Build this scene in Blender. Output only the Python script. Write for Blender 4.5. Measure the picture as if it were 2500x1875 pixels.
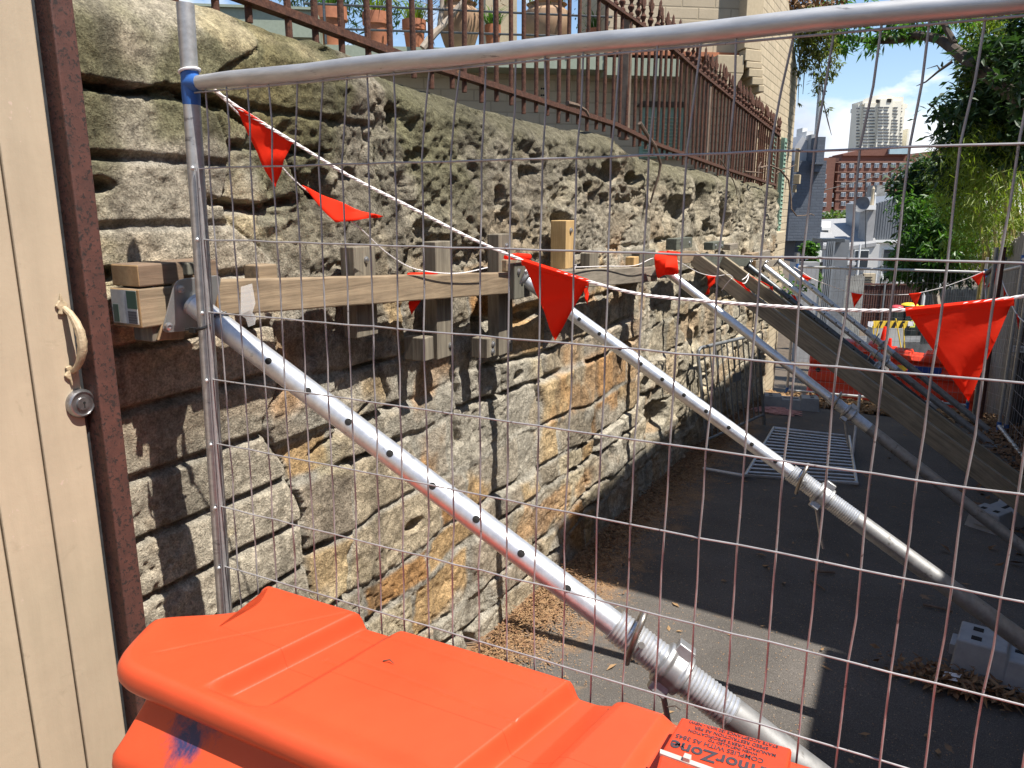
import bpy, math, random
import numpy as np
from mathutils import Vector, Matrix
R = math.radians
scene = bpy.context.scene
for o in list(bpy.data.objects): bpy.data.objects.remove(o)
# ------------------------------------------------------------------ camera
# world frame: X across the lane (stone wall at X=-1.5), Y along the lane, Z up
YAW, PITCH, EYE = R(27.84), R(12.9), 1.70
cam = bpy.data.cameras.new('camera'); camo = bpy.data.objects.new('camera', cam)
scene.collection.objects.link(camo); scene.camera = camo
cam.sensor_width = 36; cam.lens = 36*1877/2500.; cam.clip_start = .05; cam.clip_end = 5000
camo.location = (0, 0, EYE); camo.rotation_euler = (R(90)-PITCH, 0, YAW)
# ------------------------------------------------------------------ world, sun
SUNDIR = Vector((.53, -.045, 1.0)).normalized()
EXPOSURE = 1.0
w = bpy.data.worlds.new('World'); scene.world = w; w.use_nodes = True
nt = w.node_tree; N = nt.nodes; Lk = nt.links; N.clear()
sky = N.new('ShaderNodeTexSky'); sky.sky_type = 'NISHITA'; sky.sun_disc = False
sky.sun_elevation = math.asin(SUNDIR.z)
sky.sun_rotation = math.atan2(SUNDIR.x, SUNDIR.y)
sky.air_density = 1.0; sky.dust_density = .25; sky.ozone_density = 2.2
tc = N.new('ShaderNodeTexCoord')
mp = N.new('ShaderNodeMapping'); mp.inputs['Scale'].default_value = (1, 1, 2.2); mp.inputs['Location'].default_value = (.75, .35, .1)
n1 = N.new('ShaderNodeTexNoise'); n1.inputs['Scale'].default_value = 3.4; n1.inputs['Detail'].default_value = 9; n1.inputs['Roughness'].default_value = .56
Lk.new(tc.outputs['Generated'], mp.inputs[0]); Lk.new(mp.outputs[0], n1.inputs['Vector'])
sx = N.new('ShaderNodeSeparateXYZ'); Lk.new(tc.outputs['Generated'], sx.inputs[0])
el = N.new('ShaderNodeMapRange'); el.inputs['From Min'].default_value = -.02; el.inputs['From Max'].default_value = .34
el.inputs['To Min'].default_value = .12; el.inputs['To Max'].default_value = -.10
Lk.new(sx.outputs['Z'], el.inputs['Value'])
ad = N.new('ShaderNodeMath'); ad.operation = 'ADD'; Lk.new(n1.outputs['Fac'], ad.inputs[0]); Lk.new(el.outputs[0], ad.inputs[1])
cr = N.new('ShaderNodeValToRGB'); cr.color_ramp.elements[0].position = .52; cr.color_ramp.elements[1].position = .60
Lk.new(ad.outputs[0], cr.inputs[0])
n2 = N.new('ShaderNodeTexNoise'); n2.inputs['Scale'].default_value = 6; n2.inputs['Detail'].default_value = 6
Lk.new(mp.outputs[0], n2.inputs['Vector'])
cc = N.new('ShaderNodeValToRGB'); cc.color_ramp.elements[0].position = .35; cc.color_ramp.elements[0].color = (4.2, 4.7, 5.6, 1)
cc.color_ramp.elements[1].position = .6; cc.color_ramp.elements[1].color = (8.2, 8.3, 8.4, 1)
Lk.new(n2.outputs['Fac'], cc.inputs[0])
mx = N.new('ShaderNodeMixRGB'); Lk.new(cr.outputs[0], mx.inputs[0]); Lk.new(sky.outputs[0], mx.inputs[1]); Lk.new(cc.outputs[0], mx.inputs[2])
bg = N.new('ShaderNodeBackground'); bg.inputs['Strength'].default_value = .088
out = N.new('ShaderNodeOutputWorld'); Lk.new(mx.outputs[0], bg.inputs[0]); Lk.new(bg.outputs[0], out.inputs[0])
sun = bpy.data.lights.new('sun', 'SUN'); sun.energy = 4.6; sun.angle = R(.5); sun.color = (1, .95, .87)
suno = bpy.data.objects.new('sun', sun); scene.collection.objects.link(suno)
suno.rotation_euler = (-SUNDIR).to_track_quat('-Z', 'Y').to_euler(); suno.location = (6, -4, 12)
vs = scene.view_settings; vs.view_transform = 'Standard'; vs.look = 'None'; vs.exposure = EXPOSURE; vs.gamma = 1
scene.render.engine = 'CYCLES'
# ------------------------------------------------------------------ survey helper
# sightings on known planes: X=.. (wall face), Y=.. (across lane), Z=.. (height), D=.. (distance ahead)
F0 = Vector((-math.sin(YAW), math.cos(YAW), 0)); R0 = Vector((math.cos(YAW), math.sin(YAW), 0)); Z0 = Vector((0, 0, 1))
FW = F0*math.cos(PITCH)-Z0*math.sin(PITCH); UP = F0*math.sin(PITCH)+Z0*math.cos(PITCH); EY = Vector((0, 0, EYE))
PY = [-60, 0, 7, 8.5, 10, 11, 12, 14, 20, 26, 900]; PZ = [1.9, 0, -.22, -.38, -.62, -.88, -1.08, -1.4, -2.3, -3, -3]
def gz(y): return float(np.interp(y, PY, PZ))
def at(u, v, X=None, Y=None, Z=None, D=None):
    d = FW+R0*((u-1250)/1877.)-UP*((v-937.5)/1877.)
    if X is not None: t = X/d.x
    elif Y is not None: t = Y/d.y
    elif Z is not None: t = (Z-EYE)/d.z
    else: t = D/d.dot(F0)
    return EY+d*t
def atG(u, v, h=0.):
    d = FW+R0*((u-1250)/1877.)-UP*((v-937.5)/1877.); t = .5
    while t < 90:
        p = EY+d*t
        if p.z < gz(p.y)+h: return p
        t += .004
    return p
# ------------------------------------------------------------------ mesh builder
class MB:
    def __init__(s): s.v = []; s.f = []; s.m = []
    def add(s, vs, fs, mi=0):
        b = len(s.v); s.v += [tuple(p) for p in vs]; s.f += [tuple(i+b for i in f) for f in fs]; s.m += [mi]*len(fs); return s
    def box(s, c, sz, M=None, mi=0):
        hx, hy, hz = sz[0]/2, sz[1]/2, sz[2]/2; P = [Vector((a*hx, b*hy, d*hz)) for a in (-1, 1) for b in (-1, 1) for d in (-1, 1)]
        if M: P = [M @ p for p in P]
        c = Vector(c); P = [c+p for p in P]
        return s.add(P, [(0, 1, 3, 2), (4, 6, 7, 5), (0, 4, 5, 1), (2, 3, 7, 6), (0, 2, 6, 4), (1, 5, 7, 3)], mi)
    def bar(s, p0, p1, wd, ht, side=(1, 0, 0), mi=0):     # box running p0->p1, wd along side dir, ht the other
        p0, p1 = Vector(p0), Vector(p1); a = (p1-p0).normalized(); b = Vector(side); b = (b-a*b.dot(a)).normalized(); c = a.cross(b)
        P = [q+b*x*wd/2+c*y*ht/2 for q in (p0, p1) for x, y in ((-1, -1), (1, -1), (1, 1), (-1, 1))]
        return s.add(P, [(0, 3, 2, 1), (4, 5, 6, 7), (0, 1, 5, 4), (1, 2, 6, 5), (2, 3, 7, 6), (3, 0, 4, 7)], mi)
    def tube(s, pts, r, n=10, closed=False, cap=True, mi=0):
        pts = [Vector(p) for p in pts]; k = len(pts); rr = r if isinstance(r, (list, tuple)) else [r]*k
        ref = None; V = []; F = []
        for i, p in enumerate(pts):
            if closed: a = pts[(i+1) % k]-pts[i-1]
            else: a = pts[min(i+1, k-1)]-pts[max(i-1, 0)]
            a = a.normalized() if a.length > 1e-9 else Vector((0, 0, 1))
            if ref is None: ref = a.orthogonal().normalized()
            ref = (ref-a*ref.dot(a)); ref = ref.normalized() if ref.length > 1e-6 else a.orthogonal().normalized()
            b = a.cross(ref)
            for j in range(n):
                t = 2*math.pi*j/n; V.append(p+(ref*math.cos(t)+b*math.sin(t))*rr[i])
        for i in range(k if closed else k-1):
            for j in range(n):
                i2 = (i+1) % k; F.append((i*n+j, i*n+(j+1) % n, i2*n+(j+1) % n, i2*n+j))
        if cap and not closed: F.append(tuple(range(n-1, -1, -1))); F.append(tuple((k-1)*n+j for j in range(n)))
        return s.add(V, F, mi)
    def lathe(s, prof, o=(0, 0, 0), ax=(0, 0, 1), n=24, mi=0):   # prof: (radius, height)
        o = Vector(o); a = Vector(ax).normalized(); b = a.orthogonal().normalized(); c = a.cross(b); V = []; F = []
        for r, h in prof:
            for j in range(n):
                t = 2*math.pi*j/n; V.append(o+a*h+(b*math.cos(t)+c*math.sin(t))*r)
        for i in range(len(prof)-1):
            for j in range(n): F.append((i*n+j, i*n+(j+1) % n, (i+1)*n+(j+1) % n, (i+1)*n+j))
        F.append(tuple(range(n-1, -1, -1))); F.append(tuple((len(prof)-1)*n+j for j in range(n)))
        return s.add(V, F, mi)
    def prism(s, poly, ext, mi=0):                 # poly: 3D points, ext: vector
        k = len(poly); e = Vector(ext); P = [Vector(p) for p in poly]+[Vector(p)+e for p in poly]
        return s.add(P, [tuple(range(k-1, -1, -1)), tuple(range(k, 2*k))]+[(i, (i+1) % k, k+(i+1) % k, k+i) for i in range(k)], mi)
    def sphere(s, c, r, n=10, m=6, mi=0, sc=(1, 1, 1)):
        c = Vector(c); V = []; F = []
        for i in range(m+1):
            a = math.pi*i/m
            for j in range(n):
                t = 2*math.pi*j/n; V.append(c+Vector((math.sin(a)*math.cos(t)*sc[0], math.sin(a)*math.sin(t)*sc[1], math.cos(a)*sc[2]))*r)
        for i in range(m):
            for j in range(n): F.append((i*n+j, (i+1)*n+j, (i+1)*n+(j+1) % n, i*n+(j+1) % n))
        return s.add(V, F, mi)
    def build(s, name, mat, parent=None, loc=None, smooth=False, bevel=0, solid=0, sub=0, angle=35):
        org = Vector(loc) if loc is not None else Vector((0, 0, 0))
        if parent is not None: org = Vector(parent['org'])
        me = bpy.data.meshes.new(name); me.from_pydata([tuple(Vector(p)-org) for p in s.v], [], s.f); me.update()
        mats = mat if isinstance(mat, (list, tuple)) else [mat]
        for q in mats: me.materials.append(q)
        if len(mats) > 1: me.polygons.foreach_set('material_index', s.m)
        o = bpy.data.objects.new(name, me); scene.collection.objects.link(o)
        import bmesh
        bm = bmesh.new(); bm.from_mesh(me); bmesh.ops.recalc_face_normals(bm, faces=bm.faces); bm.to_mesh(me); bm.free()
        if smooth: 
            me.polygons.foreach_set('use_smooth', [True]*len(me.polygons))
            try: me.set_sharp_from_angle(angle=R(angle))
            except Exception: pass
        if parent is not None: o.parent = parent
        else: o.location = org
        o['org'] = tuple(org)
        if bevel: m = o.modifiers.new('bevel', 'BEVEL'); m.width = bevel; m.segments = 2; m.limit_method = 'ANGLE'; m.angle_limit = R(40)
        if solid: m = o.modifiers.new('solid', 'SOLIDIFY'); m.thickness = solid; m.offset = 0
        if sub: m = o.modifiers.new('sub', 'SUBSURF'); m.levels = sub; m.render_levels = sub
        return o
def tag(o, label=None, cat=None, group=None, kind=None):
    if label: o['label'] = label
    if cat: o['category'] = cat
    if group: o['group'] = group
    if kind: o['kind'] = kind
    return o
def thing(name, label, cat, loc, group=None):
    o = bpy.data.objects.new(name, None); scene.collection.objects.link(o); o.location = loc; o['org'] = tuple(loc); o.empty_display_size = .1
    return tag(o, label, cat, group)
def copy_tree(o, loc, label=None, rot=None):
    kids = list(o.children); c = o.copy(); scene.collection.objects.link(c); c.location = loc
    if label: c['label'] = label
    if rot is not None: c.rotation_euler = rot
    def rec(src, dst):
        for k in src.children:
            q = k.copy(); scene.collection.objects.link(q); q.parent = dst; rec(k, q)
    rec(o, c); return c
# ------------------------------------------------------------------ materials
def _new(name):
    m = bpy.data.materials.new(name); m.use_nodes = True; nt = m.node_tree; b = nt.nodes['Principled BSDF']; return m, nt, b
def noise(nt, vec, scale, detail=5, rough=.6, dist=0.):
    n = nt.nodes.new('ShaderNodeTexNoise'); n.inputs['Scale'].default_value = scale; n.inputs['Detail'].default_value = detail
    n.inputs['Roughness'].default_value = rough; n.inputs['Distortion'].default_value = dist
    if vec is not None: nt.links.new(vec, n.inputs['Vector'])
    return n
def ramp(nt, fac, stops):
    r = nt.nodes.new('ShaderNodeValToRGB'); e = r.color_ramp.elements
    while len(e) < len(stops): e.new(.5)
    for i, (p, c) in enumerate(stops):
        e[i].position = p; e[i].color = (c, c, c, 1) if isinstance(c, (int, float)) else (*c, 1)
    nt.links.new(fac, r.inputs[0]); return r
def mix(nt, fac, a, b, mode='MIX'):
    m = nt.nodes.new('ShaderNodeMixRGB'); m.blend_type = mode
    for i, x in ((0, fac), (1, a), (2, b)):
        if isinstance(x, (int, float)): m.inputs[i].default_value = x if i == 0 else (x, x, x, 1)
        elif isinstance(x, tuple): m.inputs[i].default_value = (*x, 1)
        else: nt.links.new(x, m.inputs[i])
    return m
def coords(nt, scale=(1, 1, 1), axis=None):
    tcn = nt.nodes.new('ShaderNodeTexCoord'); src = tcn.outputs['Object']
    if axis is not None:
        a = Vector(axis).normalized(); b = a.orthogonal().normalized(); c = a.cross(b); cmb = nt.nodes.new('ShaderNodeCombineXYZ')
        for i, q in enumerate((a, b, c)):
            d = nt.nodes.new('ShaderNodeVectorMath'); d.operation = 'DOT_PRODUCT'; nt.links.new(src, d.inputs[0]); d.inputs[1].default_value = q
            nt.links.new(d.outputs['Value'], cmb.inputs[i])
        src = cmb.outputs[0]
    mpn = nt.nodes.new('ShaderNodeMapping'); mpn.inputs['Scale'].default_value = scale; nt.links.new(src, mpn.inputs[0]); return mpn.outputs[0]
def bump(nt, b, h, strength=.3, dist=.01, prev=None):
    bn = nt.nodes.new('ShaderNodeBump'); bn.inputs['Strength'].default_value = strength; bn.inputs['Distance'].default_value = dist
    nt.links.new(h, bn.inputs['Height'])
    if prev: nt.links.new(prev.outputs[0], bn.inputs['Normal'])
    nt.links.new(bn.outputs[0], b.inputs['Normal']); return bn
def mat(name, c1, c2=None, scale=20, rough=.6, metal=0, bmp=.2, bd=.003, stretch=(1, 1, 1), axis=None, lo=.35, hi=.65, spots=None, coat=0, spec=None, rvar=0):
    m, nt, b = _new(name); v = coords(nt, stretch, axis); n = noise(nt, v, scale, 8, .65)
    if c2 is None: c2 = tuple(x*.8 for x in c1)
    col = ramp(nt, n.outputs['Fac'], [(lo, c2), (hi, c1)]).outputs[0]
    if spots:
        sc, colr, th = spots; n3 = noise(nt, v, sc, 6, .7, .4); f = ramp(nt, n3.outputs['Fac'], [(th, 0.), (th+.05, 1.)]); col = mix(nt, f.outputs[0], col, colr).outputs[0]
    nt.links.new(col, b.inputs['Base Color']); b.inputs['Metallic'].default_value = metal
    if rvar:
        rr = nt.nodes.new('ShaderNodeMapRange'); rr.inputs['To Min'].default_value = max(.02, rough-rvar); rr.inputs['To Max'].default_value = min(1, rough+rvar)
        n4 = noise(nt, v, scale*.6, 6, .7); nt.links.new(n4.outputs['Fac'], rr.inputs['Value']); nt.links.new(rr.outputs[0], b.inputs['Roughness'])
    else: b.inputs['Roughness'].default_value = rough
    if coat: b.inputs['Coat Weight'].default_value = coat
    if spec is not None: b.inputs['Specular IOR Level'].default_value = spec
    if bmp: bump(nt, b, n.outputs['Fac'], bmp, bd)
    return m
def wood(name, c1, c2, axis, scale=1., rough=.8, knots=True):
    m, nt, b = _new(name); v = coords(nt, (1.4*scale, 22*scale, 22*scale), axis); n = noise(nt, v, 3.2, 7, .62, .6)
    v2 = coords(nt, (3, 160, 160), axis); n2 = noise(nt, v2, 1.2, 4, .7)
    col = ramp(nt, n.outputs['Fac'], [(.30, c2), (.5, tuple((x+y)/2 for x, y in zip(c1, c2))), (.68, c1)]).outputs[0]
    col = mix(nt, .55, col, ramp(nt, n2.outputs['Fac'], [(.3, .55), (.7, 1.1)]).outputs[0], 'MULTIPLY').outputs[0]
    v3 = coords(nt, (1, 1, 1)); n3 = noise(nt, v3, 9, 5, .6); col = mix(nt, .5, col, ramp(nt, n3.outputs['Fac'], [(.3, .6), (.65, 1.12)]).outputs[0], 'MULTIPLY').outputs[0]
    nt.links.new(col, b.inputs['Base Color']); b.inputs['Roughness'].default_value = rough
    bn = bump(nt, b, n2.outputs['Fac'], .35, .002); bump(nt, b, n.outputs['Fac'], .3, .003, bn); return m
def plain(name, c, rough=.6, metal=0): 
    return mat(name, c, tuple(x*.86 for x in c), 35, rough, metal, .08, .001)
M = {}
M['galv'] = mat('galvanised_steel', (.68, .69, .70), (.54, .55, .57), 60, .40, .72, .15, .0008, spots=(28, (.42, .43, .44), .62), rvar=.12)
M['galv2'] = mat('dull_galvanised', (.50, .50, .50), (.36, .36, .36), 40, .48, .8, .2, .0008, spots=(22, (.25, .24, .23), .6), rvar=.12)
M['rail'] = mat('fence_pipe', (.54, .54, .54), (.40, .40, .40), 25, .5, .7, .15, .0008, stretch=(.6, 3, 3), spots=(16, (.22, .22, .23), .63), rvar=.15)
M['wire'] = mat('mesh_wire', (.40, .385, .39), (.27, .26, .265), 30, .55, .4, .1, .0005, spots=(60, (.12, .10, .10), .62))
M['darksteel'] = mat('dark_steel', (.12, .13, .14), (.07, .075, .08), 40, .45, .7, .2, .001)
M['rust'] = mat('rusty_steel', (.15, .055, .032), (.065, .024, .018), 55, .85, .1, .8, .004, spots=(90, (.025, .014, .012), .56))
M['rustpost'] = mat('rusty_column_paint', (.098, .036, .026), (.062, .024, .018), 30, .72, .0, .5, .003, spots=(120, (.022, .013, .011), .53))
M['ironbar'] = mat('rusty_fence_iron', (.115, .047, .027), (.05, .021, .014), 60, .9, .1, .9, .004, spots=(35, (.20, .10, .045), .62))
M['black'] = plain('black_rubber', (.012, .012, .013), .5)
M['hole'] = plain('drilled_hole_shadow_steel', (.01, .01, .01), .9)
M['blue'] = mat('blue_paint', (.03, .13, .42), (.02, .09, .30), 30, .5, 0, .15, .001, spots=(60, (.4, .42, .43), .66))
M['orange'] = mat('orange_polyethylene', (.93, .125, .028), (.88, .105, .022), 7, .42, 0, .12, .002, spots=(14, (.80, .15, .06), .68), spec=.38, rvar=.06)
M['redbar'] = mat('red_polyethylene', (.72, .055, .018), (.58, .040, .014), 9, .5, 0, .1, .002)
M['rope'] = mat('white_rope', (.80, .78, .77), (.68, .62, .61), 300, .8, 0, .2, .001)
def door_paint():
    m, nt, b = _new('cream_door_paint'); v = coords(nt); vs_ = coords(nt, (1, 1, .12)); n = noise(nt, vs_, 9, 6, .65); n2 = noise(nt, v, 3, 5, .6); n3 = noise(nt, v, 34, 7, .7); n4 = noise(nt, coords(nt, (1, 1, .06)), 46, 5, .7); n5 = noise(nt, v, 14, 6, .7, .5)
    col = ramp(nt, n2.outputs['Fac'], [(.3, (.39, .315, .225)), (.7, (.465, .378, .272))]).outputs[0]
    col = mix(nt, .5, col, ramp(nt, n.outputs['Fac'], [(.3, .72), (.6, 1.08)]).outputs[0], 'MULTIPLY').outputs[0]
    f = ramp(nt, mix(nt, .5, n3.outputs['Fac'], n2.outputs['Fac']).outputs[0], [(.60, 0.), (.615, .85)]).outputs[0]; col = mix(nt, f, col, (.52, .40, .32)).outputs[0]      # flaked spots, pink undercoat
    f = ramp(nt, n4.outputs['Fac'], [(.70, 0.), (.73, .7)]).outputs[0]; col = mix(nt, f, col, (.13, .10, .07)).outputs[0]                                   # vertical scratches
    f = ramp(nt, n5.outputs['Fac'], [(.62, 0.), (.75, .5)]).outputs[0]; col = mix(nt, f, col, (.25, .205, .14)).outputs[0]
    nt.links.new(col, b.inputs['Base Color']); b.inputs['Roughness'].default_value = .5; b.inputs['Specular IOR Level'].default_value = .35
    b1 = bump(nt, b, n3.outputs['Fac'], .35, .0018); bump(nt, b, n.outputs['Fac'], .3, .003, b1); return m
M['paint'] = door_paint()
M['cream'] = plain('cream_masonry', (.46, .38, .26), .85)
def cloth_mat(name, c):
    m, nt, b = _new(name); v = coords(nt); n = noise(nt, v, 500, 2); n2 = noise(nt, v, 30, 5); b.inputs['Base Color'].default_value = (*c, 1); b.inputs['Roughness'].default_value = .75
    b.inputs['Specular IOR Level'].default_value = .2
    tr = nt.nodes.new('ShaderNodeBsdfTranslucent'); tr.inputs[0].default_value = (*c, 1); ms = nt.nodes.new('ShaderNodeMixShader'); ms.inputs[0].default_value = .5
    nt.links.new(b.outputs[0], ms.inputs[1]); nt.links.new(tr.outputs[0], ms.inputs[2]); nt.links.new(ms.outputs[0], nt.nodes['Material Output'].inputs[0])
    bn = bump(nt, b, n2.outputs['Fac'], .25, .004); bump(nt, b, n.outputs['Fac'], .1, .0005, bn); return m
M['flag'] = cloth_mat('orange_flag_cloth', (.96, .050, .016))
def leaf_mat(name, c1, c2, sc=3., trans=.35, rough=.45):
    m, nt, b = _new(name); v = coords(nt); n = noise(nt, v, sc, 4, .7); wn = nt.nodes.new('ShaderNodeTexWhiteNoise'); nt.links.new(v, wn.inputs[0])
    col = ramp(nt, n.outputs['Fac'], [(.35, c2), (.65, c1)]).outputs[0]
    nt.links.new(col, b.inputs['Base Color']); b.inputs['Roughness'].default_value = rough
    tr = nt.nodes.new('ShaderNodeBsdfTranslucent'); nt.links.new(mix(nt, 1., col, (1.6, 1.9, .7), 'MULTIPLY').outputs[0], tr.inputs[0]); ms = nt.nodes.new('ShaderNodeMixShader'); ms.inputs[0].default_value = trans
    nt.links.new(b.outputs[0], ms.inputs[1]); nt.links.new(tr.outputs[0], ms.inputs[2]); nt.links.new(ms.outputs[0], nt.nodes['Material Output'].inputs[0]); return m
M['leafdark'] = leaf_mat('dark_glossy_leaf', (.045, .085, .03), (.02, .045, .015), 4, .25, .5)
M['leafbam'] = leaf_mat('bamboo_leaf', (.21, .25, .035), (.11, .155, .022), 3, .45)
M['leafmid'] = leaf_mat('mid_green_leaf', (.09, .19, .035), (.045, .10, .02), 4, .4)
M['leafdry'] = mat('dry_leaf', (.30, .18, .085), (.14, .075, .035), 25, .8, 0, .3, .002)
M['chip'] = mat('sawdust_chip', (.42, .26, .13), (.26, .14, .065), 60, .9, 0, .3, .002)
M['bark'] = mat('bark', (.09, .068, .052), (.04, .03, .024), 12, .9, 0, .8, .01, stretch=(1, 1, .3))
M['palebark'] = mat('pale_bark', (.40, .34, .27), (.26, .21, .16), 14, .85, 0, .5, .006)
M['terra'] = mat('terracotta', (.42, .16, .08), (.30, .11, .055), 12, .8, 0, .2, .002)
M['terra2'] = mat('pale_terracotta', (.38, .25, .15), (.28, .17, .10), 7, .8, 0, .2, .002)
M['fascia'] = plain('green_fascia_paint', (.27, .31, .24), .6)
M['shutter'] = plain('mint_shutter_paint', (.24, .37, .29), .6)
M['white'] = mat('white_render', (.72, .72, .70), (.62, .62, .60), 4, .8, 0, .1, .002)
M['grey'] = mat('grey_render', (.30, .30, .30), (.24, .24, .24), 4, .85, 0, .1, .002)
M['glass'] = plain('dark_window_glass', (.03, .04, .05), .12)
M['block'] = mat('grey_plastic_block', (.33, .34, .35), (.25, .26, .27), 14, .7, 0, .2, .002)
M['paper'] = plain('white_paper', (.75, .75, .76), .8)
# ------------------------------------------------------------------ numpy noise
def _h(ix, iy, seed):
    v = (ix*374761393+iy*668265263+seed*974634777) & 0xffffffff; v = ((v ^ (v >> 13))*1274126177) & 0xffffffff
    return ((v ^ (v >> 16)) & 0xffff)/65535.
def vn(x, y, seed=0):
    ix = np.floor(x).astype(np.int64); iy = np.floor(y).astype(np.int64); fx = x-ix; fy = y-iy; fx = fx*fx*(3-2*fx); fy = fy*fy*(3-2*fy)
    return (_h(ix, iy, seed)*(1-fx)+_h(ix+1, iy, seed)*fx)*(1-fy)+(_h(ix, iy+1, seed)*(1-fx)+_h(ix+1, iy+1, seed)*fx)*fy
def fbm(x, y, o=5, seed=0, g=.5):
    t = 0; a = 1; n = 0
    for i in range(o): t = t+a*vn(x*2**i, y*2**i, seed+i*17); n += a; a *= g
    return t/n
def ridg(x, y, o=4, seed=0):
    t = 0; a = 1; n = 0
    for i in range(o): t = t+a*(1-abs(2*vn(x*2**i, y*2**i, seed+i*31)-1)); n += a; a *= .5
    return t/n
def sm(a, b, x): t = np.clip((x-a)/(b-a), 0, 1); return t*t*(3-2*t)
# ------------------------------------------------------------------ the stone wall
WT = ([.9, 1.0, 1.25, 1.52, 1.93, 2.05, 2.33, 3.0, 4.0, 4.7, 5.65, 7.5, 9.3, 9.6], [2.10, 2.13, 2.15, 2.15, 2.13, 2.10, 2.08, 2.06, 2.06, 1.985, 1.96, 1.94, 1.92, 1.90])
def joints(S, Zc, zb, wmin, wmax, seed, warp=.02):
    zw = Zc+warp*(fbm(S*1.6, Zc*1.5, 3, seed)-.5)*2+warp*.5*(fbm(S*6, Zc*6, 3, seed+5)-.5)
    k = np.clip(np.searchsorted(zb, zw)-1, 0, len(zb)-2); zb = np.array(zb); dz = np.minimum(zw-zb[k], zb[k+1]-zw)
    rnd = random.Random(seed); ds = np.full(S.shape, 9.); idn = np.zeros(S.shape, np.int64)
    sw = S+warp*(fbm(S*5, Zc*5, 3, seed+9)-.5)*2
    for r in range(len(zb)-1):
        b = [-.5]; 
        while b[-1] < 11: b.append(b[-1]+rnd.uniform(wmin, wmax))
        b = np.array(b); m = k == r; q = sw[m]; j = np.clip(np.searchsorted(b, q)-1, 0, len(b)-2); ds[m] = np.minimum(q-b[j], b[j+1]-q); idn[m] = r*1000+j
    return dz, ds, idn
PAL = np.array([(.31, .265, .20), (.36, .25, .135), (.385, .335, .245), (.33, .19, .085), (.25, .22, .175), (.34, .29, .215), (.41, .31, .185), (.29, .25, .20)])
CRACKS = [  # (s,z) polylines, half width, depth
 ([(1.30, 1.96), (1.40, 1.93), (1.47, 1.90), (1.53, 1.86), (1.58, 1.86), (1.60, 1.80), (1.66, 1.74), (1.72, 1.73), (1.80, 1.67)], .007, .055),
 ([(1.0, 1.945), (1.12, 1.93), (1.25, 1.955), (1.36, 1.925)], .006, .04), ([(1.53, 1.86), (1.63, 1.85), (1.75, 1.86)], .003, .02),
 ([(2.36, 1.26), (2.38, 1.12), (2.41, 1.02), (2.40, .90), (2.42, .82)], .016, .09), ([(1.95, 2.09), (1.97, 1.95), (1.96, 1.82), (2.0, 1.7)], .0035, .02),
 ([(1.60, 1.0), (1.75, 1.05), (1.86, 1.10)], .007, .03), ([(1.3, 1.72), (1.48, 1.70), (1.60, 1.715)], .009, .04)]
PITS = [(3.32, 1.63, .10, .055, .06), (3.95, 1.88, .16, .06, .07), (4.35, 1.86, .16, .045, .06), (2.72, 1.74, .06, .06, .04), (2.95, 1.83, .05, .04, .04), (3.65, 1.80, .09, .03, .05),
 (1.03, 1.745, .05, .02, .06), (1.04, 1.565, .05, .018, .05), (2.2, 1.87, .07, .03, .03), (2.25, .66, .06, .05, .05), (4.95, .30, .22, .13, .09), (2.62, 1.28, .12, .10, .06), (2.9, .99, .05, .03, .04),
 (3.0, 1.25, .25, .06, .05), (2.1, .60, .05, .03, .04), (5.3, 1.7, .2, .10, .06), (5.9, 1.72, .14, .16, .06), (6.6, 1.55, .2, .2, .06), (7.6, 1.62, .15, .16, .06)]
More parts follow.
